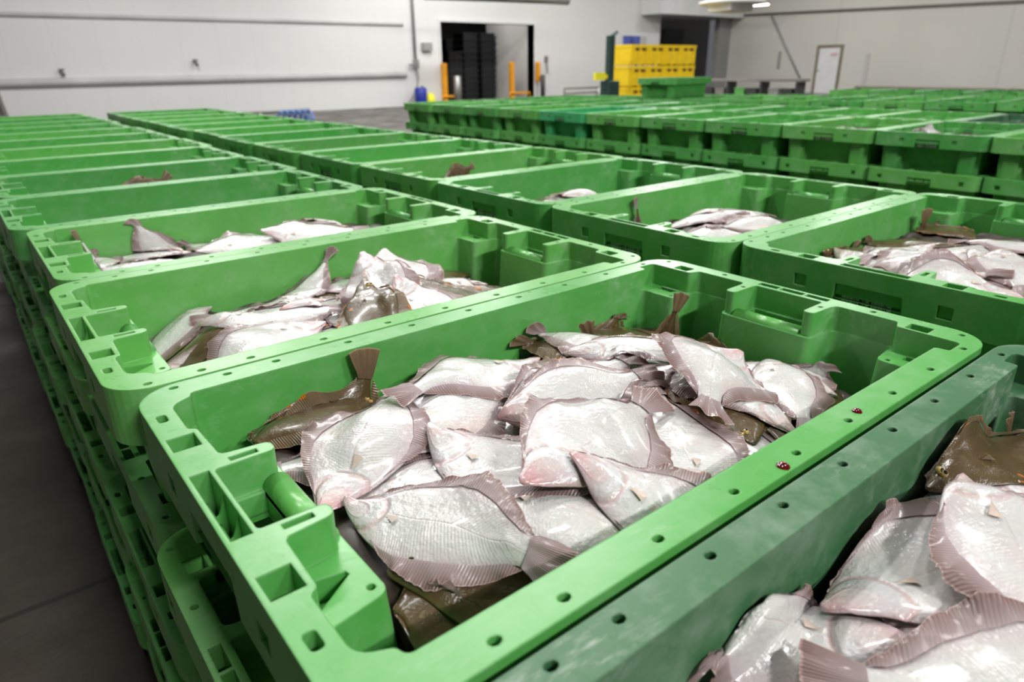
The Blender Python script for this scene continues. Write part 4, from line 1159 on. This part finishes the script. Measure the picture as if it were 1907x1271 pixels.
t = MB(); t.box(-.09, .09, -.09, .09, 0, .85); o = t.build('guard_sleeve', M_ORANGE, None, (21.92, Y_BACK-.14, -.30), bevel=.02)
tag(o, 'orange sleeve fixed on the right jamb of the tall doorway', 'door guard')
post('bollard', 17.1, 24.9, .03, .15, M_STEEL, 'grey bollard in front of the tall doorway', 'bollard')
post('bollard', 22.0, 25.1, 0.0, .11, M_DKSTEEL, 'dark bollard right of the tall doorway', 'bollard')
post('bollard', 25.3, 24.6, -.62, .22, M_WHITE, 'short white bollard left of the lift mast', 'bollard')
# things along the back wall
e = empty('jerrycan', (15.35, 25.0, Z_FLOOR)); tag(e, 'dark blue drum standing by the back wall', 'drum')
t = MB(); t.tube([(0, 0, 0), (0, 0, .05), (0, 0, .66), (0, 0, .72)], [.22, .25, .25, .2], 16); t.build('drum', M_BLUE, e, smooth=True)
t = MB(); t.tube([(.08, 0, .72), (.08, 0, .77)], .05, 10); t.build('cap', M_DKSTEEL, e)
t = MB(); t.tube([(0, 0, 0), (0, 0, .08), (0, 0, .34), (0, 0, .46), (0, 0, .5)], [.2, .22, .19, .12, .05], 14)
tag(t.build('sack', M_LEMON, None, (15.80, 25.0, Z_FLOOR), True), 'lemon yellow bag beside the blue drum', 'bag')
e = empty('wall_pipe', (15.45, Y_BACK-.08, .45)); tag(e, 'thin vertical pipe with a tap on the back wall', 'pipe')
t = MB(); t.tube([(0, 0, 0), (0, 0, 5)], .06, 8); t.build('pipe', M_STEEL, e, smooth=True)
t = MB(); t.box(-.09, .09, -.12, .08, -.12, .22); t.tube([(-.35, -.06, .03), (.1, -.06, .03)], .04, 6); t.build('tap', M_STEEL, e)
t = MB(); t.tube([(0, -.05, -.1), (.05, -.08, -.5), (-.1, -.1, -.9), (-.5, -.12, -1.42), (-.35, -.2, -1.5)], .035, 6); t.build('hose', M_GREYBOX, e, smooth=True)
t = MB(); t.box(-.22, .22, -.08, .08, -.15, .15); t.box(-.19, .19, -.085, -.08, -.12, .12)
tag(t.build('switch_box', M_GREYBOX, None, (16.02, Y_BACK-.08, 1.15)), 'grey box on the back wall left of the tall doorway', 'box')
for x, z, lab in ((3.08, .33, 'rusty wall tap at the left of the back wall'), (6.96, .58, 'small grey fitting on the back wall, right of the rusty tap')):
    e = empty('wall_tap', (x, Y_BACK-.04, z)); tag(e, lab, 'tap')
    t = MB(); t.tube([(0, .04, .05), (0, -.08, .03), (.03, -.12, -.08)], .05, 8); t.build('spout', M_BROWNSTEEL, e, smooth=True)
    t = MB(); t.tube([(-.08, -.05, .10), (.08, -.05, .10)], .025, 6); t.build('handle', M_BROWNSTEEL, e)
t = MB(); t.tube([(0, 0, .25), (.02, -.05, .05), (.06, -.05, -.3)], .03, 6); t.box(-.07, .07, -.06, .04, .2, .45)
tag(t.build('pull_switch', M_BROWNSTEEL, None, (22.5, Y_BACK-.05, .35)), 'small dark pull switch right of the tall doorway', 'switch')
def railing(name, pts, z1, label, cat='railing', mat=None, mid=True, posts=2.0, r=.04):
    e = empty(name, (pts[0][0], pts[0][1], Z_FLOOR)); tag(e, label, cat)
    x0, y0 = pts[0]; H = z1-Z_FLOOR
    for zz in ([H, H*.55] if mid else [H]):
        t = MB(); t.tube([(x-x0, y-y0, zz) for x, y in pts], r, 8); t.build('rail', mat or M_BROWNSTEEL, e, smooth=True)
    for a, b in zip(pts[:-1], pts[1:]):
        d = math.hypot(b[0]-a[0], b[1]-a[1]); n = max(1, round(d/posts))
        for k in range(n+1):
            x = a[0]+(b[0]-a[0])*k/n-x0; y = a[1]+(b[1]-a[1])*k/n-y0
            t = MB(); t.tube([(x, y, 0), (x, y, H-.01)], r*1.1, 8); t.build('post', mat or M_BROWNSTEEL, e, smooth=True)
railing('low_railing', [(4.75, 17.3), (7.3, 17.3)], -.62, 'low grey rail before the back wall, behind the middle row', mid=True, posts=1.2, r=.05, mat=M_GREYBOX)
t = MB()
for k in range(5): t.tube([(.15*k+.16*math.cos(a), .1*math.sin(a*2), .36+.14*math.sin(a)) for a in np.linspace(0, 6.2, 12)], .035, 6)
for s in (0, .6): t.box(s-.06, s+.06, -.06, .06, 0, .36)
tag(t.build('hose_coil', plain('light_blue_hose', (.10, .18, .42), .5, 0, 9, .2), None, (6.45, 16.9, Z_FLOOR)), 'blue hose coiled on its stand by the low rail', 'hose')
railing('guard_rail', [(22.9, 24.6), (25.2, 24.6)], -.62, 'grey rail between the doorway and the lift mast')
# dark machine post at the left edge
e = empty('cleaning_cart', (.50, 12.6, Z_FLOOR)); tag(e, 'dark post of a cart at the left picture edge', 'cart')
t = MB(); t.box(-.22, .20, -.2, .2, .1, .86); t.build('cart_body', M_DKSTEEL, e, bevel=.03)
t = MB(); t.tube([(.14, 0, .84), (.10, 0, 1.25)], .05, 8); t.build('cart_handle', M_BROWNSTEEL, e)
for s in (-1, 1):
    t = MB(); t.tube([(s*.2-.03, 0, .1), (s*.2+.03, 0, .1)], .1, 12); t.build('wheel', M_BLACK, e)
# stack of yellow bins and the lift mast
def yellow_bin(x, y, z, sx, sy, h, label):
    e = empty('yellow_bin', (x, y, z)); tag(e, label, 'bin', 'stacked yellow bins')
    t = MB(); t.box(-sx/2, sx/2, -sy/2, sy/2, .04, h-.05); t.box(-sx/2-.02, sx/2+.02, -sy/2-.02, sy/2+.02, h-.10, h)
    for s in (-1, 1): t.box(s*sx*.36-.05, s*sx*.36+.05, -sy/2-.018, -sy/2, .04, h-.1)
    t.box(-sx/2, sx/2, -sy/2-.012, -sy/2, h*.40, h*.46)
    t.build('bin_body', M_YELLOW, e)
    for s in (-1, 1):  # dark plates on the bin face imitate the shade inside hand holes
        t = MB(); t.box(s*sx*.2-.11, s*sx*.2+.11, -sy/2-.026, -sy/2-.004, h-.20, h-.11); t.build('hole_shade', M_HOLESHADE, e)['label'] = 'dark brown plate as the shade of a hand hole'
    for s in (-1, 0, 1):
        t = MB(); t.box(s*sx*.38-.08, s*sx*.38+.08, -sy/2+.02, sy/2-.02, 0, .05); t.build('foot', M_YELLOW, e)
M_HOLESHADE = plain('hole_shade_brown', (.14, .05, .004), .6, 0, 6, .2)
for k in range(3):
    for i in range(4):
        zz = Z_FLOOR+.715*k
        lv = ('lowest', 'middle', 'topmost')[k]
        yellow_bin(20.05+.93*i, 18.1+.02*i, zz, .90, 1.1, .70, f'yellow bin, {lv} one in the {ordinal(i)} stack beside the lift mast')
e = empty('lift_mast', (18.55, 17.6, Z_FLOOR)); tag(e, 'dark green mast of a lift truck in front of the yellow bins', 'forklift')
t = MB(); t.box(-.13, .13, -.1, .1, .1, 2.40); t.build('mast', M_DKGREEN, e, bevel=.015)
t = MB(); t.tube([(.05, 0, 2.38), (.30, 0, 2.52)], .06, 8); t.build('top_bracket', M_DKGREEN, e)
t = MB(); t.box(-.20, .28, -.25, .25, .10, .95); t.build('truck_body', M_DKGREEN, e, bevel=.03)
t = MB(); t.box(-.72, -.25, -.06, .06, .98, 1.22); t.box(-.3, -.1, -.05, .05, 1.02, 1.15); o = t.build('yellow_plate', M_LEMON, e); o['label'] = 'yellow plate'
for s in (-1, 1):
    t = MB(); t.tube([(s*.15, -.05, .1), (s*.15, .05, .1)], .1, 12); t.build('wheel', M_BLACK, e)
# window in the back wall
t = MB(); t.box(27.5, 29.5, Y_BACK-.05, Y_BACK-.02, .9, 1.86); o = struct('window_1', t, M_WHITE)
t = MB(); t.box(27.62, 28.9, Y_BACK-.07, Y_BACK-.05, .95, 1.74); t.build('pane', M_GLASSBLUE, o)
t = MB(); t.box(28.95, 29.38, Y_BACK-.07, Y_BACK-.05, .95, 1.74); t.build('pane', M_REVEAL, o)
# cooling unit and ducts under the ceiling
e = empty('cooling_unit', (23.9, 16.6, 2.05)); tag(e, 'round grey cooling unit hanging below the ceiling', 'cooler')
t = MB(); t.tube([(0, 0, .42), (0, 0, .55), (0, 0, .9), (0, 0, 1.2)], [.95, 1.05, 1.05, .9], 22); t.build('fan_housing', M_STEEL, e, smooth=True)
t = MB(); t.tube([(0, 0, .36), (0, 0, .44)], [1.2, 1.2], 22); t.build('fan_ring', M_WHITE, e, smooth=True)
t = MB(); t.box(-.75, .65, -.5, .5, .10, .36); t.build('drip_tray', M_WHITE, e, bevel=.03)
t = MB()
for s in (-.5, .5): t.tube([(s, 0, 1.2), (s, 0, Z_CEIL-2.05)], .04, 6)
t.build('hanger', M_STEEL, e)
e = empty('ceiling_lamp', (33.3, 21.8, 3.05)); tag(e, 'lit strip lamp at the top edge of the picture', 'lamp')
t = MB(); t.box(-.1, .1, -.75, .75, .06, .16); t.build('housing', M_STEEL, e)
t = MB(); t.box(-.08, .08, -.7, .7, 0, .06); t.build('tube', M_LAMP, e)
t = MB()
for s in (-.6, .6): t.tube([(0, s, .16), (0, s, Z_CEIL-3.05)], .015, 5)
t.build('hanger', M_STEEL, e)
def hung(name, pts, r, label, mat):
    x0, y0, z0 = pts[0]
    e = empty(name, pts[0]); tag(e, label, 'pipe')
    t = MB(); t.tube([(x-x0, y-y0, z-z0) for x, y, z in pts], r, 8); t.build('pipe', mat, e, smooth=True)
    t = MB()
    for k in (0, len(pts)-1):
        x, y, z = pts[k]; t.tube([(x-x0, y-y0, z-z0), (x-x0, y-y0, Z_CEIL-z0)], .02, 5)
    t.build('hanger', mat, e)
hung('ceiling_pipe', [(14.2, 22.5, 2.66), (17.2, 22.5, 2.72), (20.9, 22.5, 2.76)], .09, 'dark pipe along the top edge above the doorway', M_DKSTEEL)
hung('ceiling_duct', [(17.6, 22.0, 2.78), (20.6, 22.0, 2.78)], .17, 'grey duct above the tall doorway', M_STEEL)
t = MB(); t.tube([(0, 0, 0), (0, -13.2, -.25), (0, -24, -.4)], .055, 8)
tag(t.build('wall_conduit', M_BROWNSTEEL, None, (X_RIGHT-.07, 24.2, 2.86), True), 'long conduit running high along the right wall', 'pipe')
t = MB(); t.tube([(0, 0, 0), (0, -2.2, -3.25)], .05, 6)
tag(t.build('wall_cable', M_GREYBOX, None, (X_RIGHT-.05, 22.5, 2.74), True), 'thin cable sloping down the right wall', 'cable')
# door and fittings on the right wall
t = MB(); t.box(X_RIGHT-.06, X_RIGHT, 18.28, 18.42, Z_FLOOR, 1.2); t.box(X_RIGHT-.06, X_RIGHT, 19.52, 19.66, Z_FLOOR, 1.2); t.box(X_RIGHT-.06, X_RIGHT, 18.42, 19.52, 1.06, 1.2)
o = struct('door_4', t, M_DOORFRAME)
t = MB(); t.box(X_RIGHT-.04, X_RIGHT-.01, 18.42, 19.52, Z_FLOOR, 1.06); dl = t.build('door_leaf', M_WHITE, o)
t = MB(); t.box(-.01, .01, -.17, .17, -.07, .07); t.build('door_sign', plain('pink_sign', (.66, .42, .44), .5, 0, 9, .1), dl, (X_RIGHT-.055, 18.72, .75))
t = MB(); t.tube([(0, 0, 0), (-.08, 0, 0), (-.08, .12, 0)], .02, 6); t.build('handle', M_STEEL, dl, (X_RIGHT-.04, 19.40, 0.0))
t = MB(); t.box(-.04, 0, -.08, .08, 0, .85); tag(t.build('wall_strip', M_GREYBOX, None, (X_RIGHT, 21.75, .10)), 'narrow grey plate on the right wall', 'plate')
t = MB(); t.box(-.04, 0, -.10, .10, 0, 1.5); tag(t.build('wall_strip', M_REVEAL, None, (X_RIGHT, 17.0, -.75)), 'narrow beige board on the wall right of the white door', 'board')
railing('guard_rail', [(27.0, 13.0), (27.0, 3.0)], -.52, 'long grey rail before the right wall', posts=2.6, r=.055)
# dark trolleys in front of the right wall
cols = [M_DKSTEEL, M_GREYBOX, M_DKSTEEL, M_GREEN, M_TAUPE, M_DKSTEEL, M_DOORFRAME, M_DKSTEEL]
e = empty('work_bench', (27.0, 17.6, Z_FLOOR)); tag(e, 'long dark bench top before the right wall', 'bench')
t = MB(); t.box(-.35, .35, -2.6, 2.6, .76, .86); t.build('bench_top', M_TAUPE, e)
for sy in (-2.4, -.8, .8, 2.4):
    t = MB(); t.box(-.3, .3, sy-.05, sy+.05, 0, .76); t.build('leg', M_DKSTEEL, e)
for k in range(6):
    t = MB(); t.box(-.25, .25, -.22, .22, 0, .48); t.box(-.27, .27, -.24, .24, .44, .5)
    tag(t.build('storage_box', cols[k], None, (26.95, (15.6, 16.2, 17.2, 17.8, 18.8, 19.4)[k], Z_FLOOR), bevel=.02), ('first dark', 'grey', 'second dark', 'green', 'taupe', 'third dark')[k]+' box from the right end below the long bench', 'box', 'boxes under the bench')

# two drops of blood on the near rim of the full crate
M_BLOOD = plain('dark_blood', (.10, .004, .006), .12, 0, 300, .3, .6)
for x, y, r, lab in ((.529, .006, .0042, 'dark red blood clot on the near rim, the one further right'), (.386, -.002, .005, 'dark red blood clot on the near rim, with a smear')):
    t = MB(); n = 9
    t.v = [(0, 0, .003)]+[(r*(1+.25*math.sin(3*a))*math.cos(a), r*(1+.25*math.cos(2*a))*math.sin(a), .0018) for a in np.linspace(0, 2*math.pi, n, False)]+[(1.3*r*math.cos(a), 1.3*r*(1+.2*math.sin(2*a))*math.sin(a), .0001) for a in np.linspace(0, 2*math.pi, n, False)]
    t.f = [(0, 1+k, 1+(k+1) % n) for k in range(n)]+[(1+k, 1+n+k, 1+n+(k+1) % n, 1+(k+1) % n) for k in range(n)]
    tag(t.build('blood_clot', M_BLOOD, None, (x, y, 0.0), True), lab, 'blood')
